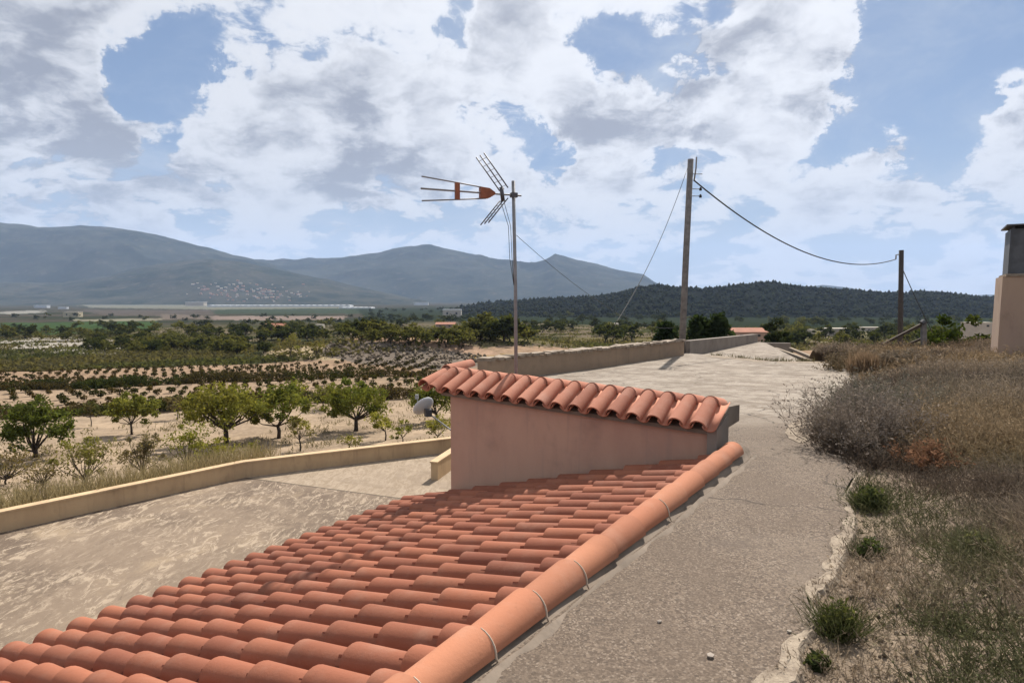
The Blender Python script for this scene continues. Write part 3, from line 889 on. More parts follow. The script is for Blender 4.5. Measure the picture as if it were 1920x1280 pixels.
# terrace parapet with a rough tiled cap
tw = [(-0.52, 10.95), (-0.10, 11.55), (0.42, 12.26), (1.52, 13.5), (2.35, 14.55), (3.12, 15.6), (3.95, 16.65), (4.72, 17.7)]
t = thing('terrace_wall', 'low rough wall with crumbly cap curving along the bright slab to the first pole', 'wall')
b = MB(); wall_run(b, tw, 0.20, -7.0, lambda x, y: zpath(x, y) + 0.39); b.build('wall_body', M_TERRW, t)
capm = MB(); capm.box((0, 0, 0), (0.17, 0.27, 0.05))
cap_me = [capm.mesh('cap_stone', M_RIM)]
L0 = [Vector((x, y, 0)) for x, y in tw]
for i in range(len(L0) - 1):
    k = int((L0[i + 1] - L0[i]).length / 0.185)
    d = (L0[i + 1] - L0[i]).normalized()
    for q_ in range(k):
        p = L0[i].lerp(L0[i + 1], (q_ + .5) / k)
        o = link('cap_stone', cap_me[0], t, (p.x, p.y, zpath(p.x, p.y) + 0.413 + random.uniform(-.006, .014)))
        o.rotation_euler = (random.uniform(-.09, .09), random.uniform(-.08, .08), math.atan2(d.y, d.x) + random.uniform(-.06, .06))
        o.scale = (random.uniform(.86, 1.0), random.uniform(.9, 1.1), random.uniform(.8, 1.3))

t = thing('far_wall', 'plain grey concrete wall running on from the first pole to the slab corner', 'wall')
b = MB(); wall_run(b, [(5.12, 18.62), (7.4, 22.1), (10.0, 26.1)], 0.24, -8.0, lambda x, y: -1.23 - 0.030 * (y - 18.4)); b.build('wall_body', M_GREYC, t)
b = MB(); wall_run(b, [(10.06, 26.2), (10.5, 26.6), (11.6, 26.4)], 0.2, -8.0, -1.85); b.build('wall_return', M_GREYC, t)
for k, off in enumerate((0.45, 1.05)):
    b = MB(); b.beam((10.2 + off, 25.6, -2.02), (7.75 + off, 17.4, -1.73 - .12 * k), 0.12, 0.10)
    b.build('kerb_beam', M_LIP, label='%s pale kerb beam slanting beside the apron beyond the slab' % ('inner' if k == 0 else 'outer'), category='kerb')
b = MB(); wall_run(b, [(10.4, 24.0), (9.4, 20.2), (11.8, 19.6), (14, 19.2)], 0.25, -9.0, -2.25)
b.build('sunken_wall', M_GREYC, label='dark sunken wall below the far end of the bright slab', category='wall')

# ------------------------------------------------------------------ the tiled house
house = thing('tiled_house', 'house roofed in terracotta barrel tiles with a pink gable wall rising beyond it', 'house')
def barrel(mb, a, bb, up, r0, r1, th=0.012, seg=12, sweep=math.pi, mi=0):
    """Half-round tile from the wide end a to the narrow end bb, open below, with real thickness."""
    a = Vector(a); bb = Vector(bb); d = (bb - a).normalized()
    up = (up - d * up.dot(d)).normalized(); sd = d.cross(up)
    P = []
    st = 3
    for (fac, rads) in ((0, (r0, r0 - th)), (.5, ((r0 + r1) / 2, (r0 + r1) / 2 - th)), (1, (r1, r1 - th))):
        c = a.lerp(bb, fac)
        for rd in rads:
            for k in range(seg + 1):
                an = (math.pi - sweep) / 2 + sweep * k / seg
                P.append(c + sd * (math.cos(an) * rd) + up * (math.sin(an) * rd))
    n = seg + 1
    F = []
    for s_ in range(2):
        o0 = s_ * 2 * n; o1 = (s_ + 1) * 2 * n
        for k in range(seg):
            F.append((o0 + k, o0 + k + 1, o1 + k + 1, o1 + k))
            F.append((o0 + n + k + 1, o0 + n + k, o1 + n + k, o1 + n + k + 1))
        F.append((o0, o1, o1 + n, o0 + n)); F.append((o0 + seg, o0 + n + seg, o1 + n + seg, o1 + seg))
    for k in range(seg):
        F.append((k, n + k, n + k + 1, k + 1))
        e = 4 * n
        F.append((e + k, e + k + 1, e + n + k + 1, e + n + k))
    mb.add(P, F, mi)
def smooth_by_angle(me, ang=0.7):
    me.polygons.foreach_set('use_smooth', [True] * len(me.polygons))
    bmx = bmesh.new(); bmx.from_mesh(me)
    for e in bmx.edges:
        if len(e.link_faces) == 2 and e.calc_face_angle(0) > ang:
            e.smooth = False
    bmx.to_mesh(me); bmx.free()
    return me

# roof deck (closed slab under the tiles)
b = MB()
P = []
for n_ in (-0.16, -0.10):
    for i, j in ((-12, -0.75), (gab_i, -0.75), (gab_i, 10.35), (-12, 10.35)):
        P.append(roof(i, j, n_))
b.add(P, [(3, 2, 1, 0), (4, 5, 6, 7), (0, 1, 5, 4), (1, 2, 6, 5), (2, 3, 7, 6), (3, 0, 4, 7)])
deck = b.build('roof', M_MORTAR, house)

# tile meshes are modelled along local +Y (up the slope), +Z off the roof
def tile_mesh(name, L, r0, r1, mat, seg=12):
    b = MB(); barrel(b, (0, 0, 0), (0, L, 0), Vector((0, 0, 1)), r0, r1, seg=seg)
    return smooth_by_angle(b.mesh(name, mat))
ROT = Matrix((RA, -RD, RN)).transposed()   # columns: x along ridge, y up-slope, z normal
if ROT.determinant() < 0:
    ROT = Matrix((-RA, -RD, RN)).transposed()
q_roof = ROT.to_quaternion()
RT0 = 0.088
T_FULL = tile_mesh('roof_tile', 0.45, RT0, 0.060, M_TILE)
T_TOP = tile_mesh('roof_tile_top', RSP * 0.70, RT0, 0.073, M_TILE)
ncol = 0
for i in range(-4, 20):
    for j in range(0, 11):
        if i < 0 and j > 10:
            continue
        p = roof(i + random.uniform(-.02, .02), j + random.uniform(-.02, .02) + 0.0, -RT0)
        o = link('roof_tile', T_TOP if j == 0 else T_FULL, deck, p)
        o.rotation_mode = 'QUATERNION'
        from mathutils import Quaternion
        o.rotation_quaternion = q_roof @ Quaternion((0, 0, 1), random.uniform(-.014, .014)) @ Quaternion((1, 0, 0), -0.034 + random.uniform(-.006, .006))
        ncol += 1
# channel tiles between the covers, lapped the same way, joined
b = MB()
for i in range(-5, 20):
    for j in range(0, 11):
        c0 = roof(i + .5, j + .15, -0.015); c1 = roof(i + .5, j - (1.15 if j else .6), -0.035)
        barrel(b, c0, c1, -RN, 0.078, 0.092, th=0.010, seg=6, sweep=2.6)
b.build('channel_tile', M_CHANNEL_SHADE, deck, True, kind='stuff')
# ridge tiles, wide end away from the camera
jr = -0.62
for k in range(-3, 11):
    i1 = 1.47 + 1.86 * k
    i0_ = i1 - 2.25
    if i1 > 21.6:
        break
    b = MB()
    barrel(b, (0, 0, 0), (0, -(i1 - i0_) * CSP, 0), Vector((0, 0, 1)), 0.092, 0.076, th=0.013, seg=16, sweep=math.pi * 1.02)
    me = smooth_by_angle(b.mesh('ridge_tile', M_RIDGE))
    o = link('ridge_tile', me, deck, roof(i1, jr, -0.050 + random.uniform(-.003, .003)))
    yv = RA; zv = Vector((0, 0, 1)); xv = yv.cross(zv)
    o.rotation_mode = 'QUATERNION'
    o.rotation_quaternion = Matrix((xv, yv, zv)).transposed().to_quaternion() @ Quaternion((0, 0, 1), random.uniform(-.012, .012))
    # mortar seam squeezed out of the joint on the path side
    if k in (-1, 0, 1, 2, 5):
        pts = []
        for q_ in range(7):
            an = R(75) - R(78) * q_ / 6
            cc = roof(i1 + 0.03, jr, -0.050)
            pts.append(cc + (-RH) * (math.cos(an) * 0.093) + Vector((0, 0, 1)) * (math.sin(an) * 0.093))
        pts.append(pts[-1] + Vector((0.02, -0.01, -0.05)))
        sb = MB(); sb.tube(pts, [0.0025, .003, .0035, .004, .0045, .005, .005, .002], 5)
        sb.build('mortar_seam', M_STRAND, deck, True)
# mortar fillet between the ridge and the path
b = MB()
rows = []
nst = 260
for s_ in range(nst + 1):
    i = -8 + (back_i + 8.3) * s_ / nst
    u = i * CSP
    n1 = float(fbm(np.array([u * 5.0]), np.array([0.3]), 4, 90)[0]); n2 = float(fbm(np.array([u * 3.0]), np.array([7.3]), 4, 91)[0])
    base = roof(i, jr, -0.05); zt = base.z - 0.005
    pts = []
    for q_, (off, hh) in enumerate(((0.035, zt + .02), (0.082, zt - 0.01 - 0.012 * n1), (0.088 + .035 * n2, zt - 0.055 - .05 * n1), (0.105 + .06 * n2, None), (0.12 + .12 * n2 * n1 * 1.6, None))):
        p = Vector((base.x, base.y, 0)) - RH * off
        zp = zpath(p.x, p.y)
        z = hh if hh is not None else zp + (0.03 * n1 if q_ == 3 else -0.01)
        pts.append((p.x, p.y, max(z, zp - .01)))
    rows.append(pts)
V = [p for r_ in rows for p in r_]
Fq = []
for s_ in range(nst):
    for k in range(4):
        a = s_ * 5 + k
        Fq.append((a, a + 1, a + 6, a + 5))
b.add(V, Fq); b.build('mortar_bed', M_MORTAR, house, True)

# facade below the eave and the side walls (seen only from other positions)
b = MB()
fpoly = [plan(roof(-12, 8.4)), plan(roof(gab_i + .02, 8.4)), plan(roof(gab_i + .02, -.5)), plan(roof(-12, -.5))]
def under_roof(x, y):
    d = (Vector((x, y, 0)) - Vector((X0.x, X0.y, 0))).dot(RH)
    return X0.z - math.tan(SLOPE) * d - 0.17
b.prism(fpoly, YZ - 0.2, under_roof)
b.build('facade_wall', M_PINK, house)

# gable wall: base along the last roof column, top nearly level
ZL, ZR = -1.045, -1.135
b = MB()
JL, JR = 8.30, -0.60
P = []
for i in (gab_i, gab_i + 1.25):
    for j, zt in ((JL, ZL), (JR + .42, ZR)):
        p = roof(i, j)
        P += [(p.x, p.y, YZ - .3 if j == JL else -2.2), (p.x, p.y, zt)]
b.add(P, [(0, 1, 3, 2), (4, 6, 7, 5), (0, 4, 5, 1), (2, 3, 7, 6), (1, 5, 7, 3), (0, 2, 6, 4)])
gable = b.build('gable_wall', M_PINK, house)
# grey rendered end block under the last coping tile
p = roof(gab_i + .3, JR)
eb = MB()
e0 = roof(gab_i - .25, JR + .50); e1 = roof(gab_i - .25, JR + .26); e2 = roof(back_i + .35, JR + .26); e3 = roof(back_i + .35, JR + .50)
eb.prism([plan(e0), plan(e1), plan(e2), plan(e3)], -1.75, lambda x, y: -1.125 + 0.42 * max(0.0, (Vector((x, y, 0)) - Vector((e0.x, e0.y, 0))).dot(RA)) * .55)
eb.build('end_block', M_GREYC, gable)

# coping: one row of barrel tiles rising away, and a second row lapped over their upper ends
PIT = R(23)
hu = Vector((RA.x * math.cos(PIT), RA.y * math.cos(PIT), math.sin(PIT)))
PIT2 = R(-9)
hu2 = Vector((RA.x * math.cos(PIT2), RA.y * math.cos(PIT2), math.sin(PIT2)))
def frame(y_ax, tilt=0.0):
    x = y_ax.cross(Vector((0, 0, 1))).normalized(); z = x.cross(y_ax)
    return Matrix((x, y_ax, z)).transposed().to_quaternion()
q_c = frame(hu); q_c2 = frame(hu2)
T_COPE = tile_mesh('coping_tile', 0.43, 0.080, 0.066, M_COPE)
T_COPE2 = tile_mesh('coping_tile_back', 0.36, 0.083, 0.070, M_COPE)
Lw = (roof(gab_i, JL) - roof(gab_i, JR)); Lw.z = 0; WL = Lw.length
r0p = roof(gab_i - 0.55, JR)
ntile = 16
bed = MB()
for k in range(ntile):
    u = 0.235 + k * 0.1985
    f_ = u / WL
    zb = (ZR + (ZL - ZR) * f_) + 0.012
    p = Vector((r0p.x, r0p.y, 0)) + RH * u + Vector((0, 0, zb))
    o = link('coping_tile', T_COPE, gable, p + Vector((0, 0, random.uniform(-.003, .004))))
    o.rotation_mode = 'QUATERNION'; o.rotation_quaternion = q_c @ Quaternion((0, 0, 1), random.uniform(-.02, .02))
    p2 = p + hu * 0.400 + Vector((0, 0, 0.000))
    o = link('coping_tile', T_COPE2, gable, p2)
    o.rotation_mode = 'QUATERNION'; o.rotation_quaternion = q_c2 @ Quaternion((0, 0, 1), random.uniform(-.03, .03))
    # channel under the joint of two covers
    if k < ntile:
        c = p + RH * 0.0998 + Vector((0, 0, 0.052))
        barrel(bed, c - hu * 0.015, c + hu * 0.42, -Vector((0, 0, 1)), 0.066, 0.072, th=.011, seg=8, sweep=2.6)
c = Vector((r0p.x, r0p.y, 0)) + RH * 0.135 + Vector((0, 0, ZR + 0.064))
barrel(bed, c - hu * 0.015, c + hu * 0.42, -Vector((0, 0, 1)), 0.066, 0.072, th=.011, seg=8, sweep=2.6)
bed.build('coping_channel', M_COPE, gable, True, kind='stuff')
# mortar slab carrying the coping
mb = MB()
f0 = Vector((r0p.x, r0p.y, 0)) + RA * 0.06
P = []
for off, dz in ((0.0, -0.035), (0.0, 0.0), (0.42, 0.155), (0.80, 0.12), (0.80, -0.035)):
    for u, zt in ((0.10, ZR), (WL + 0.10, ZL + (ZL - ZR) * .10 / WL)):
        q_ = f0 + RA * off + RH * u
        P.append((q_.x, q_.y, zt + dz))
mb.add(P, [(0, 1, 3, 2), (2, 3, 5, 4), (4, 5, 7, 6), (6, 7, 9, 8), (8, 9, 1, 0), (0, 2, 4, 6, 8), (9, 7, 5, 3, 1)])
mb.build('coping_bed', M_MORTAR, gable)
# two verge tiles lapped along the free left end
uend = 0.235 + (ntile - 1) * 0.1985 + 0.10
zb = ZL + (ZL - ZR) * (uend - WL) / WL
v0 = Vector((r0p.x, r0p.y, 0)) + RH * uend - RA * 0.03 + Vector((0, 0, zb + 0.055))
for k, (off, dz, pit) in enumerate(((0.0, 0.0, 15), (0.40, 0.125, 5))):
    d = Vector((RA.x * math.cos(R(pit)), RA.y * math.cos(R(pit)), math.sin(R(pit))))
    b = MB(); barrel(b, (0, 0, 0), (0, 0.47, 0), Vector((0, 0, 1)), 0.086, 0.072, th=.013, seg=12, sweep=math.pi * 1.05)
    o = link('verge_tile', smooth_by_angle(b.mesh('verge_tile', M_COPE)), gable, v0 + RA * off + Vector((0, 0, dz)))
    o.rotation_mode = 'QUATERNION'; o.rotation_quaternion = frame(d)

# ------------------------------------------------------------------ television aerial on its mast
MX, MY = 0.050, 7.12
ant = thing('television_aerial', 'rooftop television aerial with orange plastic joints on a thin grey mast', 'aerial', (MX, MY, -1.05))
b = MB(); b.tube([(0, 0, -0.35), (-.012, 0, 1.2), (-0.036, 0, 2.345)], 0.0205, 10); b.build('mast', M_STEEL, ant, True)
hz_ = 2.19
yaw = R(24)
ax = Vector((-math.cos(yaw), -math.sin(yaw), 0)); tr = Vector((math.sin(yaw), -math.cos(yaw), 0)); up = Vector((0, 0, 1))
o0 = Vector((-0.03, 0, hz_))
b = MB(); b.tube([o0 - ax * 0.09, o0 + ax * 1.06], 0.010, 8); b.build('boom', M_STEEL, ant, True)
for sgn in (1, -1):
    b = MB(); b.tube([o0 + ax * 0.33 + up * 0.055 * sgn, o0 + ax * 0.62 + up * 0.085 * sgn, o0 + ax * 1.05 + up * 0.125 * sgn], 0.0075, 8)
    b.build('side_boom', M_STEEL, ant, True)
b = MB(); c = o0 + ax * 0.66
P = [c + ax * a_ + tr * t_ + up * u_ for a_ in (-.024, .024) for t_ in (-.02, .02) for u_ in (-.088, .088)]
b.add(P, [(0, 1, 3, 2), (4, 6, 7, 5), (0, 4, 5, 1), (2, 3, 7, 6), (1, 5, 7, 3), (0, 2, 6, 4)]); b.build('spacer', M_ORANGE, ant)
b = MB()
pr = [(0.235, .012), (0.30, .052), (0.40, .060), (0.40, -.060), (0.30, -.052), (0.235, -.012)]
n = len(pr)
P = [o0 + ax * a_ + up * u_ + tr * s_ for s_ in (-.035, .035) for a_, u_ in pr]
b.add(P, [tuple(range(n - 1, -1, -1)), tuple(range(n, 2 * n))] + [(i, (i + 1) % n, n + (i + 1) % n, n + i) for i in range(n)]); b.build('dipole_box', M_ORANGE, ant)
b = MB(); b.tube([o0 + ax * 0.13 - up * .075, o0 + ax * 0.15 + up * .075], 0.022, 8); b.build('reflector_joint', M_DARKSTEEL, ant, True)
for sgn, base_a, tip_a, tip_u in ((1, 0.12, 0.40, 0.40), (-1, 0.12, 0.35, -0.33)):
    for k in (-1, 0, 1):
        b = MB(); b.tube([o0 + ax * base_a + tr * 0.115 * k + up * 0.055 * sgn, o0 + ax * tip_a + tr * 0.115 * k + up * tip_u], 0.0068, 6)
        b.build('reflector_rod', M_DARKSTEEL, ant, True)
    b = MB()
    for fr in (.08, .24, .40, .56, .72, .88):
        c = o0 + ax * (base_a + (tip_a - base_a) * fr) + up * (0.055 * sgn + (tip_u - 0.055 * sgn) * fr)
        b.tube([c - tr * 0.125, c + tr * 0.125], 0.0030, 5)
    b.build('cross_wire', M_STEEL, ant, True)
b = MB(); b.box(o0 + Vector((0.0, 0, 0)), (0.07, 0.06, 0.05), yaw); b.build('clamp', M_DARKSTEEL, ant)
b = MB()
for k, x in enumerate((-.045, -.07)):
    b.tube([o0 + ax * (0.12 + .04 * k) - up * .07, Vector((x - .02, .0, 1.85)), Vector((x - .005, 0, 1.5)), Vector((-.03, -.02, 1.2))], 0.0032, 5)
b.build('aerial_lead', M_CABLE, ant, True)

# ------------------------------------------------------------------ white dish on a thin arm at the corner
dsh = thing('satellite_dish', 'small white dish on a thin arm sticking out left of the pink gable wall', 'dish', (-1.36, 9.8, -1.71))
b = MB()
seg, rings = 20, 5
P = []; F = []
nrm = Vector((-0.50, 0.60, 0.62)).normalized()
sx_ = nrm.cross(Vector((0, 0, 1))).normalized(); sy_ = sx_.cross(nrm)
for side in (0, 1):
    for r_ in range(rings + 1):
        q_ = r_ / rings
        for k in range(seg):
            an = 2 * math.pi * k / seg
            P.append(sx_ * (0.17 * q_ * math.cos(an)) + sy_ * (0.19 * q_ * math.sin(an)) + nrm * (0.06 * q_ * q_ - 0.008 * side))
w_ = (rings + 1) * seg
for side in (0, 1):
    for r_ in range(rings):
        for k in range(seg):
            a = side * w_ + r_ * seg + k; c = side * w_ + r_ * seg + (k + 1) % seg
            f_ = (a, c, c + seg, a + seg)
            F.append(f_ if side == 0 else f_[::-1])
for k in range(seg):
    a = rings * seg + k; c = rings * seg + (k + 1) % seg
    F.append((a, c, c + w_, a + w_))
b.add(P, F); b.build('reflector', M_WHITE, dsh, True)
b = MB(); b.box(-nrm * 0.05 + Vector((0.03, 0, -0.03)), (0.10, 0.10, 0.11), 0.4); b.build('bracket', M_DARKSTEEL, dsh)
b = MB(); b.tube([-nrm * .06 + Vector((.06, 0, -.05)), Vector((.75, .05, -.62)), Vector((1.2, .1, -.95))], 0.011, 8); b.build('arm', M_STEEL, dsh, True)
b = MB(); b.tube([sy_ * -.16 + nrm * .05, nrm * .27 + sy_ * -.03], 0.008, 6); b.box(nrm * .28 + sy_ * -.02, (.05, .05, .07)); b.build('receiver', M_STEEL, dsh)

# ------------------------------------------------------------------ poles and wires
pb = Vector((4.93, 18.42, zpath(4.93, 18.42)))
ptop = Vector((5.10, 18.42, 3.96))
pole = thing('utility_pole', 'tall weathered utility pole at the corner of the terrace wall', 'pole', pb)
T_ = ptop - pb
b = MB(); b.tube([(0, 0, -0.6), T_ * 0.5, T_], [0.098, 0.092, 0.086], 12); b.build('post', M_POLE, pole, True)
b = MB(); b.tube([T_ + Vector((.16, -.02, .06)), T_ + Vector((.15, -.02, -.25)), T_ + Vector((.10, -.02, -.62))], 0.022, 6); b.build('top_bracket', M_STEEL, pole, True)
for k, dz in enumerate((-0.42, -0.84, -1.04)):
    b = MB(); b.tube([T_ + Vector((0.05, -.03, dz)), T_ + Vector((0.33, -.03, dz))], 0.012, 6)
    h = b.build('insulator_arm', M_STEEL, pole, True)
    if k:
        b = MB(); c = T_ + Vector((0.29, -.03, dz)); b.tube([c + Vector((0, 0, -.045)), c + Vector((0, 0, -.01)), c + Vector((0, 0, .05))], [.035, .042, .022], 8); b.build('insulator', M_CABLE, h, True)
b = MB(); c = T_ * 0.02; b.tube([(0, 0, -.05), (0.005, 0, 0.38)], [.125, .112], 10); b.build('base_sleeve', M_DARKPOLE, pole, True)

p2 = Vector((18.45, 30.0, -4.2)); p2t = Vector((18.27, 30.0, 2.26))
pole2 = thing('utility_pole', 'dark slim utility pole leaning behind the wooden handrail', 'pole', p2)
T2 = p2t - p2
b = MB(); b.tube([(0, 0, 0), T2 * .5, T2], [0.125, .115, .105], 10); b.build('post', M_DARKPOLE, pole2, True)
b = MB(); b.tube([T2 + Vector((-.1, 0, -.2)), T2 + Vector((-.24, 0, -.22)), T2 + Vector((-.24, 0, -.42))], 0.03, 6); b.build('hook', M_STEEL, pole2, True)

def sag(a, c, drop, n=28):
    a = Vector(a); c = Vector(c)
    return [a.lerp(c, k / n) - Vector((0, 0, 4 * drop * (k / n) * (1 - k / n))) for k in range(n + 1)]
b = MB(); b.tube(sag(ptop + Vector((.10, -.03, -.60)), p2t + Vector((-.24, 0, -.42)), 1.04), 0.021, 6)
b.build('overhead_cable', M_CABLE, None, True, label='thick black cable sagging between the two utility poles', category='cable')
b = MB(); b.tube(sag(ptop + Vector((-.09, 0, -.25)), (2.1, 13.2, -0.60), 0.35, 20), 0.008, 5)
o = b.build('stay_wire', M_CABLE, None, True, label='thin stay wire slanting down left from the tall utility pole', category='wire')
b = MB(); b.tube(sag((MX + .0, MY, 0.70), (5.0, 18.4, -0.75), 0.45, 20), 0.0030, 5)
b.build('mast_wire', M_CABLE, None, True, label='fine wire running from the aerial mast down towards the tall pole', category='wire')
b = MB(); b.tube(sag(p2t + Vector((.1, 0, -.9)), (19.9, 30.0, -1.6), 0.05, 8), 0.02, 5)
b.build('stay_wire', M_CABLE, None, True, label='short dark stay wire slanting right from the dark leaning pole', category='wire')

# ------------------------------------------------------------------ chimney at the right edge
ch = thing('chimney', 'squat rendered chimney block with a dark grey metal flue on the hillside', 'chimney', (11.22, 13.1, 0), rz=R(-33))
b = MB(); b.box((0, 0, -0.55), (2.0, 1.6, 2.0), taper=0.965); cb = b.build('chimney_block', M_CHIM, ch)
b = MB(); b.box((0.06, -.02, 0.475), (1.95, 1.56, 0.05)); b.build('chimney_cap', M_LIP, ch)
b = MB(); b.box((-0.22, 0, 0.96), (1.30, 1.1, 0.92), taper=0.975); b.build('flue', M_FLUE, ch)
b = MB()
for sx in (-.80, .36):
    for sy in (-.45, .45):
        b.box((sx, sy, 1.45), (.03, .03, .07))
b.build('flue_strut', M_DARKSTEEL, ch)
b = MB(); b.box((-0.22, 0, 1.495), (1.42, 1.22, 0.03)); b.build('flue_cover', M_DARKSTEEL, ch)

# ------------------------------------------------------------------ handrail
hr = thing('handrail', 'weathered wooden stair rail rising to a post behind the scrub', 'handrail', (0, 0, 0))
yv = 17.4
def vert(px, py, y):
    v = pix_dir(px, py); v = v / v.y
    return Vector(v * y)
b = MB(); b.beam(vert(1733, 668, yv), vert(1731, 603, yv), 0.11, 0.11); b.build('post', M_POLE, hr)
b = MB(); b.beam(vert(1612, 668, yv + .3), vert(1736, 604, yv), 0.08, 0.07); b.build('top_rail', M_WOOD, hr)
b = MB(); b.beam(vert(1650, 668, yv + .4), vert(1730, 634, yv + .1), 0.07, 0.06); b.build('lower_rail', M_WOOD, hr)
b = MB(); b.tube([vert(1728, 606, yv - .06), vert(1733, 602, yv - .06)], 0.075, 8); b.build('rail_end', M_DARKSTEEL, hr)
b = MB(); b.beam(vert(1655, 672, yv + .3), vert(1657, 645, yv + .3), 0.08, 0.08); b.build('post', M_WOOD, hr)

# ------------------------------------------------------------------ plants
def jcol(r, n, c, var=0.25):
    c = np.asarray(c)
    k = (1 - var) + 2 * var * r.random((n, 1))
    return c * k
def leaves(r, C, size, col, var=0.3, flat=0.0):
    """One rhombic leaf (two triangles) at each centre."""
    n = len(C)
    u = r.normal(size=(n, 3)); u /= np.linalg.norm(u, axis=1, keepdims=True)
    v = np.cross(u, r.normal(size=(n, 3))); v /= np.linalg.norm(v, axis=1, keepdims=True) + 1e-9
    s = size * (0.6 + 0.8 * r.random((n, 1)))
    V = np.stack([C - u * s, C + v * s * 0.45, C + u * s, C - v * s * 0.45], 1).reshape(-1, 3)
    F = np.arange(n * 4).reshape(n, 4)
    cc = np.repeat(jcol(r, n, col, var), 4, 0)
    return V, F, cc
def blades(r, B, h, lean, wd, col, var=0.3):
    """Thin upright blades or twigs: triangles from base points."""
    n = len(B)
    d = np.stack([r.normal(0, lean, n), r.normal(0, lean, n), np.ones(n)], -1)
    d /= np.linalg.norm(d, axis=1, keepdims=True)
    hh = np.asarray(h) * (0.55 + 0.75 * r.random(n))
    tip = B + d * hh[:, None]
    sd = np.cross(d, r.normal(size=(n, 3))); sd /= np.linalg.norm(sd, axis=1, keepdims=True) + 1e-9
    w2 = (np.asarray(wd) * (0.6 + 0.8 * r.random(n)))[:, None]
    mid = B + d * hh[:, None] * 0.5 + r.normal(0, 1, (n, 3)) * hh[:, None] * 0.05
    V = np.stack([B - sd * w2 * .5, mid + sd * w2, tip, mid - sd * w2 * .2], 1).reshape(-1, 3)
    F = np.arange(n * 4).reshape(n, 4)
    cc = np.repeat(jcol(r, n, col, var) if np.ndim(col) == 1 else col * ((1 - var) + 2 * var * r.random((n, 1))), 4, 0)
    return V, F, cc
def merge(parts):
    V = []; F = []; C = []; k = 0
    for v, f, c in parts:
        V.append(v); F.append(f + k); C.append(c); k += len(v)
    return np.concatenate(V), np.concatenate(F), np.concatenate(C)

def crown_mesh(name, seed, rx, rz, zc, nclump, nleaf, lsize, col, col2, hollow=0.45, squash=1.0):
    r = np.random.default_rng(seed)
    d = r.normal(size=(nclump, 3)); d /= np.linalg.norm(d, axis=1, keepdims=True)
    d[:, 2] = np.where(d[:, 2] < -0.75, -0.3 * d[:, 2], d[:, 2])
    q_ = hollow + (1 - hollow) * r.random((nclump, 1)) ** 0.6
    cc = d * q_ * np.array((rx, rx, rz)) * (0.72 + 0.50 * r.random((nclump, 1))) + np.array((0, 0, zc))
    cr = rx * (0.14 + 0.34 * r.random(nclump) ** 1.5)
    ci = r.integers(0, nclump, nleaf)
    off = r.normal(size=(nleaf, 3)); off /= np.linalg.norm(off, axis=1, keepdims=True)
    C = cc[ci] + off * (cr[ci] * r.random(nleaf) ** 0.45)[:, None] * np.array((1, 1, 0.8))
    tint = r.random(nclump)[ci][:, None]
    V, F, K = leaves(r, C, lsize, (1, 1, 1), 0.28)
    base = np.asarray(col) * (1 - tint) + np.asarray(col2) * tint
    K = K * np.repeat(base, 4, 0)
    return np_mesh(name, V, F, M_LEAF, K), cc
def trunk_mb(r, cc, H0, rt, nl, zc, fork=0.0):
    b = MB()
    fk = Vector((r.normal(0, .04) * H0, r.normal(0, .04) * H0, H0))
    b.tube([(0, 0, -0.25), Vector((r.normal(0, .03), r.normal(0, .03), H0 * .5)), fk], [rt * 1.25, rt, rt * .85], 7)
    sel = r.permutation(len(cc))[:nl]
    for s_ in sel:
        e = Vector(cc[s_]); m_ = fk.lerp(e, .5) + Vector((e.x * .18, e.y * .18, -0.08 * H0))
        b.tube([fk - Vector((0, 0, rt)), m_, e], [rt * .5, rt * .3, rt * .08], 5, False)
    return b
GREEN = (0.185, 0.200, 0.052); DKGREEN = (0.078, 0.100, 0.034); YGREEN = (0.265, 0.265, 0.072); BROWNG = (0.175, 0.145, 0.080); GREYG = (0.19, 0.172, 0.125)
def make_tree(name, label, cat, pos, H, rx, crown_h, seed, col, col2, nleaf=2600, lsize=0.10, trunk=0.09, group=None, nclump=34, nl=8, hollow=.45):
    t = thing(name, label, cat, pos, group)
    zc = H - crown_h * .5
    cm, cc = crown_mesh(name + '_crown', seed, rx, crown_h * .55, zc, int(nclump * 1.35), int(nleaf * 1.3), lsize * .95, col, col2, hollow)
    link('crown', cm, t)
    r = np.random.default_rng(seed + 50)
    trunk_mb(r, cc, max(0.25, (H - crown_h) * .95), trunk, nl, zc).build('trunk', M_BARK, t, True)
    return t
def px_tree(name, label, cat, px, py_base, py_top, wpx, crown_frac, seed, col, col2, **kw):
    p = at(px, py_base)
    sc = p.y / F_PX
    H = (py_base - py_top) * sc
    return make_tree(name, label, cat, p, H, wpx * sc * .5, H * crown_frac, seed, col, col2, **kw)

px_tree('almond_tree', 'dense dark green almond tree at the left edge of the pale field', 'tree', 66, 858, 748, 128, 0.84, 1, DKGREEN, (0.102, 0.131, 0.036), nleaf=4200, trunk=.12)
px_tree('almond_tree', 'small rounded yellow-green almond tree on a single straight stem', 'tree', 247, 815, 738, 80, 0.70, 2, GREEN, YGREEN, nleaf=2200, trunk=.06)
px_tree('almond_tree', 'broad low almond tree with forked trunk in the middle of the field', 'tree', 424, 832, 726, 148, 0.68, 3, GREEN, (0.189, 0.181, 0.051), nleaf=4600, trunk=.13, nl=14)
px_tree('almond_tree', 'lopsided almond tree with yellowing left side', 'tree', 522, 822, 722, 112, 0.72, 4, (0.123, 0.152, 0.038), YGREEN, nleaf=3400, trunk=.10)
px_tree('almond_tree', 'wide dark green almond tree on bare soil right of the field', 'tree', 668, 808, 712, 126, 0.72, 5, (0.116, 0.152, 0.041), (0.181, 0.189, 0.051), nleaf=4200, trunk=.12, nl=12)
px_tree('almond_tree', 'dark almond tree half hidden behind the gable coping', 'tree', 818, 790, 716, 90, 0.75, 6, DKGREEN, GREEN, nleaf=2600, trunk=.1)
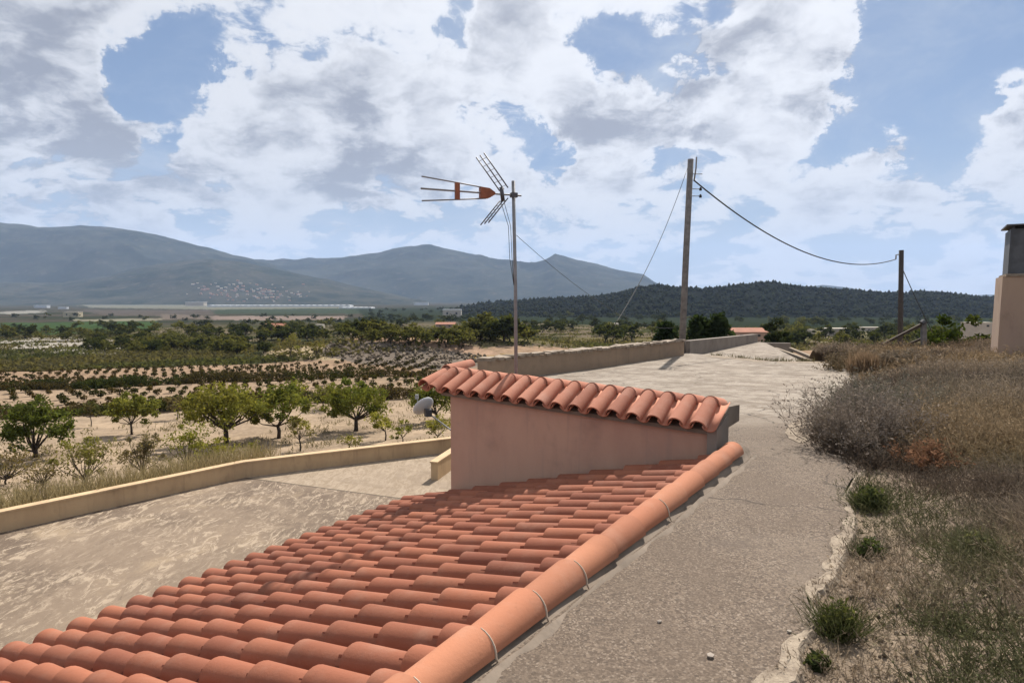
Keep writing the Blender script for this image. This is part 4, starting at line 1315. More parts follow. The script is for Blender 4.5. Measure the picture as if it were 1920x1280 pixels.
px_tree('almond_sapling', 'bright green sapling with thin stem above the parapet near the gable', 'sapling', 722, 826, 772, 62, 0.62, 7, YGREEN, GREEN, nleaf=620, lsize=.075, trunk=.04, nclump=14)
px_tree('almond_sapling', 'low pale sapling with several stems beside the gable wall', 'sapling', 822, 826, 776, 66, 0.80, 8, YGREEN, (0.20, 0.20, 0.07), nleaf=520, lsize=.075, trunk=.035, nclump=14, hollow=.3)
px_tree('almond_sapling', 'sparse yellowish sapling behind the parapet bend', 'sapling', 562, 846, 776, 60, 0.66, 9, YGREEN, BROWNG, nleaf=460, lsize=.075, trunk=.04, nclump=14)
px_tree('almond_sapling', 'squat yellow-green sapling just behind the parapet right of the bend', 'sapling', 755, 828, 792, 48, 0.85, 10, GREEN, YGREEN, nleaf=380, lsize=.07, trunk=.03, nclump=10)
px_tree('shrub', 'bushy shrub with bright green top and bare brown lower stems', 'shrub', 160, 908, 808, 108, 0.92, 11, YGREEN, BROWNG, nleaf=1500, lsize=.06, trunk=.045, nl=22, nclump=30, hollow=.25)
px_tree('shrub', 'upright grey-brown shrub on a short trunk in the near field', 'shrub', 268, 895, 802, 74, 0.84, 12, BROWNG, GREYG, nleaf=1500, lsize=.055, trunk=.05, nl=18, nclump=26, hollow=.25)
px_tree('shrub', 'straggling leafless-looking brown shrub at the far left', 'shrub', 12, 908, 838, 120, 0.86, 13, BROWNG, (0.085, 0.075, 0.04), nleaf=760, lsize=.055, trunk=.04, nl=26, nclump=34, hollow=.2)
px_tree('shrub', 'thin brown shrub with bare twigs above the dry grass', 'shrub', 82, 916, 860, 90, 0.86, 14, BROWNG, GREYG, nleaf=560, lsize=.05, trunk=.035, nl=26, nclump=30, hollow=.2)
px_tree('shrub', 'loose green and yellow shrub left of the parapet bend', 'shrub', 350, 880, 790, 84, 0.88, 15, GREEN, YGREEN, nleaf=1000, lsize=.065, trunk=.04, nl=18, nclump=26, hollow=.2)
px_tree('shrub', 'low spreading green shrub directly behind the parapet bend', 'shrub', 400, 874, 820, 96, 0.92, 16, (0.08, 0.095, 0.03), YGREEN, nleaf=900, lsize=.06, trunk=.03, nl=16, nclump=26, hollow=.2)
px_tree('shrub', 'small pale shrub behind the parapet right of the forked almond tree', 'shrub', 478, 858, 826, 56, 0.9, 17, GREEN, (0.20, 0.19, 0.08), nleaf=420, lsize=.055, trunk=.025, nl=10, nclump=14, hollow=.2)
px_tree('shrub', 'tiny yellow-green shrub low behind the parapet middle', 'shrub', 655, 842, 812, 50, 0.9, 18, YGREEN, (0.20, 0.19, 0.08), nleaf=380, lsize=.055, trunk=.025, nl=10, nclump=12, hollow=.2)
px_tree('almond_tree', 'slender young almond tree against the dark hedge bank', 'tree', 170, 800, 752, 44, 0.6, 19, BROWNG, DKGREEN, nleaf=500, trunk=.03, nclump=14)
px_tree('almond_tree', 'slender grey almond tree beside the hedge bank behind the round one', 'tree', 333, 785, 742, 48, 0.6, 20, BROWNG, GREYG, nleaf=500, trunk=.03, nclump=14)
px_tree('almond_tree', 'grey-green almond tree between the lopsided and the wide one', 'tree', 606, 768, 722, 50, 0.62, 21, GREYG, GREEN, nleaf=600, trunk=.04, nclump=14)

# dry grass along the outside of the parapet
r = np.random.default_rng(31)
n = 9000
tpar = r.random(n) ** 0.9
bx = -16 + 9.5 * tpar; by = 6.9 + 10.8 * tpar * 1.0
k = r.random(n) * 2.6 + 0.25
nx_, ny_ = -0.77, 0.64
B = np.stack([bx + nx_ * k, by + ny_ * k + 0.4, np.zeros(n)], -1)
B[:, 2] = -4.72 - 0.26 * k
link('dry_grass', np_mesh('dry_grass', *[*blades(r, B, 0.75, 0.35, 0.012, (0.36, 0.30, 0.165), .35)][:2], M_DRY, blades(np.random.default_rng(31), B, 0.75, 0.35, 0.012, (0.36, 0.30, 0.165), .35)[2]), kind='stuff')

# weeds and small stubble through the near field
pts = []
r = np.random.default_rng(33)
n = 2600
yy = 22 + 34 * r.random(n); xx = (-0.9 + 0.85 * r.random(n)) * yy
d_ = yy - 0.3 * xx
ok = (d_ > 24) & (d_ < 55) & (fbm(xx / 4, yy / 4, 3, 12) > 0.5)
xx, yy = xx[ok], yy[ok]
B = np.repeat(np.stack([xx, yy, terrain(xx, yy)], -1), 7, 0) + np.concatenate([r.normal(0, .16, (len(xx) * 7, 2)), np.zeros((len(xx) * 7, 1))], 1)
V, F, C = blades(r, B, 0.25, 0.6, 0.03, (0.20, 0.18, 0.09), .4)
link('field_weeds', np_mesh('field_weeds', V, F, M_DRY, C), kind='stuff')

# hedge banks between the terraces
def hedge(name, dlo, dhi, x0, x1, n, h, seed, col, col2, thin=None):
    r = np.random.default_rng(seed)
    xx = x0 + (x1 - x0) * r.random(n); dd = dlo + (dhi - dlo) * r.random(n)
    yy = dd + 0.3 * xx
    m_ = fbm(xx / 3.2, yy / 3.2, 3, seed)
    if thin is not None:
        ok = r.random(n) < np.interp(xx, thin[0], thin[1])
        ok &= m_ > 0.33
        xx, yy, m_ = xx[ok], yy[ok], m_[ok]
    hh = h * (0.25 + 1.4 * np.clip(m_ - 0.25, 0, 1))
    k = 14
    C = np.repeat(np.stack([xx, yy, terrain(xx, yy)], -1), k, 0)
    H2 = np.repeat(hh, k)
    C = C + np.stack([r.normal(0, .22, len(C)), r.normal(0, .22, len(C)), H2 * r.random(len(C)) ** .8], -1)
    tint = np.repeat(fbm(xx / 5, yy / 5, 2, seed + 4), k)[:, None]
    V, F, K = leaves(r, C, 0.13, (1, 1, 1), .35)
    K = K * np.repeat(np.asarray(col) * (1 - sstep(.4, .6, tint)) + np.asarray(col2) * sstep(.4, .6, tint), 4, 0)
    link(name, np_mesh(name, V, F, M_LEAF, K), kind='stuff')
hedge('hedge_bank', 55.2, 58.6, -62, -6, 2600, 1.25, 41, (0.050, 0.056, 0.024), (0.075, 0.060, 0.036), ((-62, -6), (1, .6)))
hedge('hedge_bank', 81.0, 86.0, -85, -8, 4600, 1.5, 42, (0.040, 0.052, 0.022), (0.055, 0.048, 0.028), ((-85, -45, -8), (1, .9, .35)))

# vines in rows on the two terraces
vm = []
for s_ in range(4):
    r = np.random.default_rng(60 + s_)
    n = 110
    d = r.normal(size=(n, 3)); d /= np.linalg.norm(d, axis=1, keepdims=True)
    C = d * np.array((.34, .34, .25)) * (r.random((n, 1)) ** .35) + np.array((0, 0, .34))
    V, F, K = leaves(r, C, .11, (0.055, 0.058, 0.024) if s_ % 2 else (0.075, 0.060, 0.028), .35)
    b = MB(); b.tube([(0, 0, -.1), (.02, 0, .3)], .03, 5, False)
    bv = np.array(b.v); bf = np.array(b.f)
    vm.append(np_mesh('vine', np.concatenate([V, bv]), np.concatenate([F, bf + len(V)]), M_LEAF, np.concatenate([K, np.tile((.06, .045, .035), (len(bv), 1))])))
vines = []
r = np.random.default_rng(66)
def vine_rows(dlo, dhi, x0, x1, rowdir, sp_row, sp_in, tag_):
    """rows run along rowdir (plan), spaced sp_row apart."""
    u = Vector((math.sin(rowdir), math.cos(rowdir), 0)); v = Vector((u.y, -u.x, 0))
    for a in np.arange(-140, 140, sp_row):
        for c in np.arange(-160, 160, sp_in):
            p = u * (c + r.normal(0, .12)) + v * (a + r.normal(0, .07)) + Vector((-40, 70, 0))
            dd = p.y - 0.3 * p.x
            if dlo < dd < dhi and x0 * p.y < p.x < x1 * p.y and r.random() > 0.07:
                vines.append((p.x, p.y, tag_))
vine_rows(60.5, 80.0, -0.86, -0.10, R(16), 2.9, 1.8, 0)
vine_rows(87.5, 111, -0.86, -0.12, R(8), 2.9, 1.9, 1)
vines.sort(key=lambda t_: t_[1])
LBL = ['dark bushy vine in the rows of the lower terrace', 'dark bushy vine in the rows of the upper terrace']
GRP = ['vines on the lower terrace', 'vines on the upper terrace']
rest = []
for k, (x, y, tg) in enumerate(vines):
    z = float(terrain(x, y))
    s_ = 0.85 + 0.45 * r.random()
    if k < 300:
        o = link('vine', vm[k % 4], None, (x, y, z), label=LBL[tg], category='vine', group=GRP[tg])
        o.rotation_euler.z = r.random() * 6.3; o.scale = (s_, s_, s_ * (.85 + .3 * r.random()))
    else:
        rest.append((x, y, z, s_))
if rest:
    n = 46
    RS = np.array(rest)
    d = r.normal(size=(len(RS), n, 3)); d /= np.linalg.norm(d, axis=2, keepdims=True)
    C = d * np.array((.36, .36, .26)) * (r.random((len(RS), n, 1)) ** .35) * RS[:, None, 3:4] + RS[:, None, :3] + np.array((0, 0, .34))
    V, F, K = leaves(r, C.reshape(-1, 3), .16, (0.055, 0.050, 0.024), .4)
    link('vine_rows', np_mesh('vine_rows', V, F, M_LEAF, K), kind='stuff')

# trees of the middle distance, each its own object, sharing a few meshes
proto = []
for k, (c1, c2, lab, grp) in enumerate((
        ((0.040, 0.052, 0.025), (0.060, 0.072, 0.029), 'dark round tree among the groves of the plain', 'dark trees of the groves'),
        ((0.095, 0.105, 0.042), (0.125, 0.128, 0.050), 'olive green orchard tree among the groves of the plain', 'olive green orchard trees'))):
    for v in range(3):
        cm, cc = crown_mesh('grove_crown', 200 + 10 * k + v, 0.5, 0.46, 0.50, 22, 520, 0.075, c1, c2, .25)
        tb = trunk_mb(np.random.default_rng(300 + k * 10 + v), cc, 0.16, 0.03, 4, .6)
        proto.append((cm, tb.mesh('grove_trunk', M_BARK, True), lab, grp))
GROVE = []
def grove(pos, size, kind, aspect=1.0, where='on the plain'):
    GROVE.append((size / pos.y, pos.copy(), size, kind, aspect, where))
r = np.random.default_rng(77)
cnt = 0
def scatter(px0, px1, py0, py1, n, h0, h1, pk, where, clump_seed=5):
    for _ in range(n * 4):
        if n <= 0:
            break
        px = px0 + (px1 - px0) * r.random(); py = py0 + (py1 - py0) * r.random()
        p = at(px, py)
        if fbm(np.array([p.x / 22]), np.array([p.y / 22]), 3, clump_seed)[0] < 0.45:
            continue
        n -= 1
        s_ = h0 + (h1 - h0) * r.random()
        grove(p, s_, 0 if r.random() < pk else 1, 1.0 + .5 * r.random(), where)
scatter(0, 480, 606, 634, 60, 3.0, 5.5, .45, 'in the tree belt at the far left')
scatter(150, 500, 632, 664, 110, 1.6, 3.6, .40, 'in the bushy belt behind the upper vine terrace')
scatter(0, 250, 622, 640, 12, 2.6, 4, .4, 'beside the white bare patch at the left')
scatter(480, 700, 598, 640, 60, 3.0, 5.5, .5, 'around the pinkish farmhouse')
scatter(880, 1270, 604, 642, 70, 3.0, 5.5, .62, 'between the aerial mast and the tall utility pole')
scatter(700, 930, 590, 618, 30, 3.5, 6, .7, 'beyond the orange knoll')
scatter(1430, 1860, 606, 652, 70, 3.0, 5.5, .6, 'between the far grey wall and the chimney')
scatter(0, 700, 592, 604, 26, 4, 7, .8, 'on the open plain before the village')
scatter(680, 1290, 580, 606, 130, 4, 8, .9, 'at the left foot of the wooded hill')
scatter(1290, 1870, 598, 612, 60, 4, 7, .8, 'at the right foot of the wooded hill')
GROVE.sort(key=lambda g: -g[0])
rest = []
for k, (_, pos, size, kind, aspect, where) in enumerate(GROVE):
    cm, tm, lab, grp = proto[kind * 3 + random.randrange(3)]
    lab = ('dark round tree ', 'olive green tree ')[kind] + where
    grp = ('dark trees ', 'olive green trees ')[kind] + where
    if k < 285:
        o = thing('grove_tree', lab, 'tree', pos, grp, random.uniform(0, 6.28))
        o.scale = (size * aspect, size * aspect, size)
        link('crown', cm, o); link('trunk', tm, o)
    else:
        nv = len(cm.vertices); co = np.empty(nv * 3, np.float32); cm.vertices.foreach_get('co', co)
        cl = np.empty(nv * 4, np.float32); cm.color_attributes['Col'].data.foreach_get('color', cl)
        co = co.reshape(-1, 3) * np.array((size * aspect, size * aspect, size)) + np.array(pos)
        rest.append((co, np.arange(nv).reshape(-1, 4), cl.reshape(-1, 4)[:, :3]))
if rest:
    V, F, K = merge(rest)
    link('distant_grove', np_mesh('distant_grove', V, F, M_LEAF, K), kind='stuff')
# almond rows on the knoll
for k, px in enumerate(np.linspace(668, 880, 14)):
    for row, py in ((0, np.interp(px, [668, 880], [634, 646])), (1, np.interp(px, [668, 880], [641, 655]))):
        if row and k % 2:
            continue
        p = at(px + r.normal(0, 4), py)
        cm, tm, lab, grp = proto[3 + k % 3]
        o = thing('almond_tree', 'small almond tree standing in rows on the orange knoll', 'tree', p, 'almond trees on the orange knoll', r.random() * 6)
        s_ = 2.9 + .8 * r.random(); o.scale = (s_ * 1.15, s_ * 1.15, s_)
        link('crown', cm, o); link('trunk', tm, o)
for px, py, top, lab in ((545, 668, 628, 'green almond tree with thin trunk on the pale sand patch'), (593, 670, 640, 'smaller almond tree on the pale sand patch')):
    px_tree('almond_tree', lab, 'tree', px, py, top, 46 if px < 570 else 34, .68, px, GREEN, BROWNG, nleaf=700, lsize=.14, trunk=.09, nclump=16)

def conifer(px, py, top, wpx, lab, seed):
    v = pix_dir(px, py); v = v / v.y
    y = 48.0
    x = v.x * y; z = float(terrain(x, y))
    sc = y / F_PX
    H = (559.6 - top) / F_PX * y - z
    rx = wpx * sc * .62
    r = np.random.default_rng(seed)
    t = thing('conifer', lab, 'tree', (x, y, z))
    n = 2200
    q_ = r.random(n) ** .8
    hh = H * (0.12 + .88 * q_)
    an = r.random(n) * 6.283
    rad_ = rx * (1.35 * (1 - q_) ** .8 + .12) * (0.35 + .75 * r.random(n)) * (0.55 + .9 * fbm(an * 1.3 + seed, hh * 1.1, 3, seed))
    C = np.stack([np.cos(an) * rad_, np.sin(an) * rad_, hh], -1)
    C = C + r.normal(0, .20, C.shape) * np.array((1, 1, .7))
    V, F, K = leaves(r, C, .24, (0.030, 0.048, 0.024), .45)
    link('crown', np_mesh('conifer_crown', V, F, M_LEAF, K), t)
    b = MB(); b.tube([(0, 0, -.2), (0, 0, H * .9)], [.16, .04], 7); b.build('trunk', M_BARK, t, True)
conifer(1310, 640, 597, 66, 'broad dark conifer just right of the tall utility pole', 501)
conifer(1349, 640, 594, 56, 'pointed dark conifer beside the far grey wall', 502)
conifer(1249, 640, 609, 70, 'low dark conifer left of the tall utility pole', 503)
p = at(1455, 634)
def big_bush(px, py_top, wpx, y, lab, seed, c1, c2, nleaf=3000):
    v = pix_dir(px, 640); v = v / v.y
    x = v.x * y; z = float(terrain(x, y)); H = (559.6 - py_top) / F_PX * y - z
    make_tree('leafy_tree', lab, 'tree', (x, y, z), H, wpx * y / F_PX * .5, H * 1.0, seed, c1, c2, nleaf=int(nleaf * 1.3), lsize=.17, trunk=.12, nclump=44, hollow=.12)
big_bush(1455, 603, 64, 62, 'rounded dark holm oak beyond the corner of the far wall', 511, (0.024, 0.034, 0.020), (0.034, 0.044, 0.022))
big_bush(1775, 612, 118, 36, 'bushy dark green tree behind the handrail post', 512, (0.036, 0.056, 0.018), (0.055, 0.075, 0.022))
big_bush(1830, 607, 84, 40, 'bushy mid green tree left of the chimney block', 513, (0.050, 0.068, 0.022), (0.065, 0.082, 0.026))
big_bush(1545, 640, 70, 34, 'low green bush below the far end of the slab', 514, (0.045, 0.06, 0.024), (0.085, 0.09, 0.04), 1800)
big_bush(1640, 634, 80, 38, 'grey-green bush under the wooden handrail', 515, (0.055, 0.065, 0.036), (0.085, 0.09, 0.05), 1800)
big_bush(1478, 645, 60, 36, 'yellowish bush beyond the apron kerb', 516, (0.085, 0.09, 0.035), (0.12, 0.115, 0.05), 1500)

# rough herbs over the groves floor (one mass)
r = np.random.default_rng(91)
n = 36000
dd = 88 + 290 * r.random(n) ** 2.0; bb = -0.85 + 1.6 * r.random(n)
xx = bb * dd; yy = dd
ok = (fbm(xx / 12, yy / 12, 3, 47) > np.interp(yy, [130, 170], [.22, .42])) & (yy - .3 * xx > 115.5)
kn = (np.abs((xx + 17 - .1 * (yy - 125)) / 33) < 1) & (np.abs((yy - 128) / 20) < .8)
ok &= ~kn | (r.random(n) < .4)
xx, yy = xx[ok], yy[ok]
C = np.stack([xx, yy, terrain(xx, yy) + .25], -1)
C = np.repeat(C, 3, 0) + r.normal(0, .45, (len(C) * 3, 3)) * np.array((1, 1, .35))
V, F, K = leaves(r, C, .42, (1, 1, 1), .4)
tn = fbm(C[:, 0] / 25, C[:, 1] / 25, 2, 48)[:, None]
K = K * np.repeat(np.array((0.075, 0.084, 0.042)) * (1 - sstep(.4, .6, tn)) + np.array((0.105, 0.098, 0.056)) * sstep(.4, .6, tn), 4, 0)
link('undergrowth', np_mesh('undergrowth', V, F, M_LEAF, K), kind='stuff')
# boulders and rubble of the stony bank
r = np.random.default_rng(92)
pts = []
for _ in range(520):
    px = 610 + 300 * r.random(); lo = np.interp(px, [610, 760, 900], [644, 650, 666]); hi = np.interp(px, [610, 700, 860, 910], [664, 684, 692, 680])
    p = at(px, lo + (hi - lo) * r.random()); pts.append((p.x, p.y, p.z - .05))
def rockc(r, n):
    return np.array((0.30, 0.255, 0.205)) * (0.35 + 0.9 * r.random((n, 1)))
link('bank_rubble', blob_trees('bank_rubble', np.array(pts), .42, M_DRY, rockc, 93), kind='stuff')

# ------------------------------------------------------------------ houses, greenhouses and the hillside village
def small_house(px, py_base, wpx, hpx, lab, wall, roofm, flat=False, depth=1.0, dist=None, rz=0.0, nwin=2, cat='house'):
    if dist is None:
        p = at(px, py_base)
    else:
        v = pix_dir(px, py_base); v = v / v.y; p = Vector(v * dist)
    sc = p.y / F_PX
    W_, H_ = wpx * sc, hpx * sc
    t = thing('country_house', lab, cat, p, None, rz)
    hw = H_ * (0.92 if flat else 0.66)
    b = MB(); b.box((0, 0, hw / 2 - 1.5), (W_, W_ * depth, hw + 3)); wl = b.build('wall', wall, t)
    b = MB()
    if flat:
        b.box((0, 0, hw + H_ * .04), (W_ * 1.03, W_ * depth * 1.03, H_ * .08))
    else:
        w2, d2 = W_ * .54, W_ * depth * .54
        b.add([(-w2, -d2, hw), (w2, -d2, hw), (w2, d2, hw), (-w2, d2, hw), (-w2, 0, H_), (w2, 0, H_)], [(0, 1, 5, 4), (2, 3, 4, 5), (0, 4, 3), (1, 2, 5), (3, 2, 1, 0)])
    b.build('roof', roofm, t)
    for k in range(nwin):
        b = MB(); x = (-.5 + (k + .5) / nwin) * W_; b.box((x, -W_ * depth / 2 - .01, hw * .52), (W_ * .10, .06, hw * .32)); b.build('window', M_GLASS, wl)
    return t
small_house(518, 623, 34, 17, 'pinkish farmhouse with tiled roof standing among the groves', M_HWALL2, M_HROOF)
small_house(1395, 634, 62, 20, 'orange roofed house just showing above the far grey wall', M_HWALL2, M_HROOF, dist=75)
small_house(1502, 628, 34, 11, 'low white house right of the holm oak', M_HWALL, M_HWALL, True)
small_house(1575, 630, 60, 15, 'long cream house with flat roof on the plain', M_HWALL, M_HWALL, True, depth=.5, nwin=4)
small_house(1632, 622, 34, 9, 'small cream house far beyond the dark leaning pole', M_HWALL, M_HWALL, True, depth=.6)
small_house(1832, 616, 46, 12, 'flat pale house left of the chimney block', M_HWALL, M_HWALL, True, dist=90, depth=.5)
small_house(137, 594, 28, 10, 'yellowish cream farm building left of the pale strip', plain('cream_wall', (.58, .50, .33), .9, .06, .5), M_HWALL, True, depth=.5)
small_house(79, 577, 24, 5, 'white shed far out on the left plain', M_GREENHOUSE, M_GREENHOUSE, True, depth=.4, nwin=0, cat='shed')
small_house(119, 579, 16, 4, 'little white shed beside the farm buildings', M_GREENHOUSE, M_GREENHOUSE, True, depth=.4, nwin=0, cat='shed')
small_house(368, 573, 34, 7, 'grey white warehouse left of the long greenhouse', M_HWALL, M_GREENHOUSE, True, depth=.4, nwin=0, cat='warehouse')
small_house(848, 594, 34, 14, 'white villa against the dark wooded slope', M_HWALL, M_GREENHOUSE, True, depth=.5)
small_house(836, 614, 34, 10, 'pinkish cottage roof behind the knoll', M_HWALL2, M_HROOF)
small_house(917, 613, 20, 9, 'small white cottage left of the aerial mast', M_HWALL, M_GREENHOUSE, True)
small_house(1148, 614, 22, 8, 'white cottage between dark trees below the wooded hill', M_HWALL, M_HWALL, True)
small_house(600, 616, 14, 8, 'tiny white cottage among trees right of the farmhouse', M_HWALL, M_HWALL, True, nwin=1)
small_house(790, 572, 26, 5, 'bright white shed near the village foot', M_GREENHOUSE, M_GREENHOUSE, True, depth=.4, nwin=0, cat='shed')
def greenhouse(x0, x1, py, hpx, lab, ridge):
    a = at(x0, py); c = at(x1, py)
    y = (a.y + c.y) / 2; sc = y / F_PX
    L_ = (x1 - x0) * sc
    t = thing('greenhouse', lab, 'greenhouse', ((x0 + x1) / 2 * sc - 960 * sc, y, (a.z + c.z) / 2))
    b = MB(); hh = hpx * sc
    n = ridge
    for k in range(n):
        w_ = L_ / n; xc = -L_ / 2 + (k + .5) * w_
        b.add([(xc - w_ / 2, -25, -3), (xc + w_ / 2, -25, -3), (xc + w_ / 2, -25, hh * .75), (xc, -25, hh), (xc - w_ / 2, -25, hh * .75),
               (xc - w_ / 2, 25, -3), (xc + w_ / 2, 25, -3), (xc + w_ / 2, 25, hh * .75), (xc, 25, hh), (xc - w_ / 2, 25, hh * .75)],
              [(0, 1, 2, 3, 4), (9, 8, 7, 6, 5), (1, 6, 7, 2), (2, 7, 8, 3), (3, 8, 9, 4), (4, 9, 5, 0)])
    b.build('cover', M_GREENHOUSE, t)
greenhouse(395, 660, 575, 3.2, 'long pale greenhouse roofs stretching below the village', 24)
greenhouse(858, 955, 567, 3.6, 'white greenhouse roofs left of the aerial mast', 12)
greenhouse(640, 700, 578, 2.2, 'short greenhouse roofs at the right end of the fields', 6)
r = np.random.default_rng(95)
vh = []
for s_ in range(3):
    b = MB(); hw = .62
    b.box((0, 0, hw / 2 - .8), (1.0, .8, hw + 1.6))
    b.add([(-.53, -.43, hw), (.53, -.43, hw), (.53, .43, hw), (-.53, .43, hw), (-.53, 0, hw + .2), (.53, 0, hw + .2)], [(0, 1, 5, 4), (2, 3, 4, 5), (0, 4, 3), (1, 2, 5)], 1)
    vh.append(b.mesh('village_house', [[M_HWALL, M_HROOF], [M_HWALL, M_HWALL], [M_HWALL2, M_HROOF]][s_]))
FB = None
def foot_point(px, py):
    """Point on the foothill flank in front of the crest, by ray against the range's own shape."""
    v = pix_dir(px, py); v = v / v.y
    dep = bpy.context.evaluated_depsgraph_get()
    ok, loc, *_ = SC.ray_cast(dep, Vector(v) * 900, Vector(v).normalized(), distance=8000)
    return loc if ok else None
hz_obj = bpy.data.objects['haze']; hz_obj.hide_viewport = True
bpy.context.view_layer.update()
for k in range(130):
    px = 450 + r.normal(0, 50) + (45 if k % 3 == 0 else 0); py = 549 + r.normal(0, 7.5) + (px - 470) * .05
    if py < 527 or py > 566:
        continue
    p = foot_point(px, py)
    if p is None or p.y < 1500:
        continue
    s_ = (5.5 + 6 * r.random()) * p.y / 3600
    o = link('village_house', vh[int(r.integers(0, 3))], None, p, label='tiny pale house in the village at the foot of the mountains', category='house', group='houses of the far village')
    o.rotation_euler.z = r.random() * 1.2 - .6; o.scale = (s_ * (1 + .8 * r.random()), s_, s_ * (.7 + .4 * r.random()))
hz_obj.hide_viewport = False

# ------------------------------------------------------------------ scrub of the hillside
DRY1 = np.array((0.225, 0.190, 0.158)); DRY2 = np.array((0.315, 0.262, 0.205)); DRY3 = np.array((0.125, 0.102, 0.085)); GRN = np.array((0.115, 0.122, 0.068)); OCH = np.array((0.31, 0.24, 0.155))
def hill_point(px, py):
    v = pix_dir(px, py); v = v / v.y
    ys = np.linspace(1.8, 20, 900)
    g = v.z * ys - hillside(v.x * ys, ys)
    y = ys[np.argmax(g < 0)] if (g < 0).any() else 15.0
    x = v.x * y
    return x, y, float(hillside(np.array([x]), np.array([y]))[0])
def rods(r, B, d, L, wd, c, var=.3):
    """Thin straight twigs from base points along directions."""
    n = len(B)
    d = d / (np.linalg.norm(d, axis=1, keepdims=True) + 1e-9)
    sd = np.cross(d, r.normal(size=(n, 3))); sd /= np.linalg.norm(sd, axis=1, keepdims=True) + 1e-9
    tip = B + d * L[:, None]; w2 = np.asarray(wd).reshape(-1, 1) * np.ones((n, 1))
    mid = (B + tip) / 2 + r.normal(0, 1, (n, 3)) * L[:, None] * .05
    V = np.stack([B - sd * w2 * .5, mid + sd * w2 * .6, tip, mid - sd * w2 * .5], 1).reshape(-1, 3)
    return V, np.arange(n * 4).reshape(n, 4), np.repeat(c * ((1 - var) + 2 * var * r.random((n, 1))), 4, 0)
r = np.random.default_rng(101)
def scrub(n_pl, y0, y1, blades_per, hscale, wd, name, seed, smin=0.0):
    r = np.random.default_rng(seed)
    yy = y0 + (y1 - y0) * r.random(n_pl)
    xx = -0.2 + yy * 0.50 + (yy * 0.60 + 1.2) * r.random(n_pl)
    s = edge_dist(xx, yy)
    cover_ = fbm(xx * .9, yy * .9, 3, 110)
    bare = sstep(1.5, 0.2, s) * sstep(7.0, 4.5, yy)             # sandy strip beside the near path
    ok = (s > 0.02) & (r.random(n_pl) < np.clip(1.1 - .92 * bare - 3.2 * np.clip(0.47 - cover_, 0, 1), 0, 1))
    yf = 17.3 - 0.14 * (xx - 9)
    ok &= yy < yf + 1.0
    xx, yy, s = xx[ok], yy[ok], s[ok]
    m_ = len(xx)
    zz_ = hillside(xx, yy, s)
    big = fbm(xx * .55, yy * .55, 3, 113)
    hh = hscale * (0.55 + 1.0 * np.clip(big - .25, 0, .6)) * (0.6 + .8 * r.random(m_)) * np.clip(.45 + s * .5, .45, 1)
    tone = fbm(xx * .7 + 3, yy * .7, 3, 115)[:, None]; tone2 = fbm(xx * 1.3 + 9, yy * 1.3, 3, 117)[:, None]
    col = DRY1 * np.ones((m_, 1))
    col = col * (1 - sstep(.52, .66, tone)) + DRY2 * sstep(.52, .66, tone)
    col = col * (1 - sstep(.50, .36, tone)) + DRY3 * sstep(.50, .36, tone)
    g = sstep(.52, .68, tone2) * sstep(11, 3, yy)[:, None]
    col = col * (1 - g) + GRN * g
    oc = .8 * sstep(.62, .74, fbm(xx * .5 + 31, yy * .5, 3, 119))[:, None]
    col = col * (1 - oc) + OCH * oc
    k = blades_per
    B = np.repeat(np.stack([xx, yy, zz_ - .02], -1), k, 0)
    sp = np.repeat(.03 + .16 * hh, k)
    off = r.normal(size=(len(B), 2)) * sp[:, None]
    B[:, :2] += off
    H2 = np.repeat(hh, k)
    dirs = np.concatenate([off / (sp[:, None] + 1e-6) * .55 + r.normal(0, .55, (len(B), 2)), np.ones((len(B), 1))], 1)
    cB = np.repeat(col, k, 0)
    L1 = H2 * (.35 + .85 * r.random(len(B)))
    V1 = rods(r, B, dirs, L1, wd, cB * .85, .45)
    dn_ = dirs / np.linalg.norm(dirs, axis=1, keepdims=True)
    i2 = np.repeat(np.arange(len(B)), 2)
    B2 = B[i2] + dn_[i2] * (L1[i2] * (.3 + .7 * r.random(len(i2))))[:, None]
    d2 = dn_[i2] + r.normal(0, .9, (len(i2), 3))
    Vt = rods(r, B2, d2, H2[i2] * (.12 + .22 * r.random(len(i2))), wd * .7, cB[i2], .45)
    C = B2 + d2 * (H2[i2] * .12 * r.random(len(i2)))[:, None]
    V2 = leaves(r, C, wd * 1.7, (1, 1, 1), .45)
    V2 = merge([Vt, (V2[0], V2[1], V2[2] * np.repeat(cB[i2] * 1.08, 4, 0))])
    MG = merge([V1, V2])
    link(name, np_mesh(name, MG[0], MG[1], M_DRY, MG[2]), kind='stuff')
scrub(8500, 1.4, 5.5, 18, 0.24, 0.0038, 'scrub', 121)
scrub(6000, 5.0, 10.5, 18, 0.30, 0.0075, 'scrub', 122)
scrub(4600, 10.0, 18.5, 14, 0.26, 0.015, 'scrub', 123)

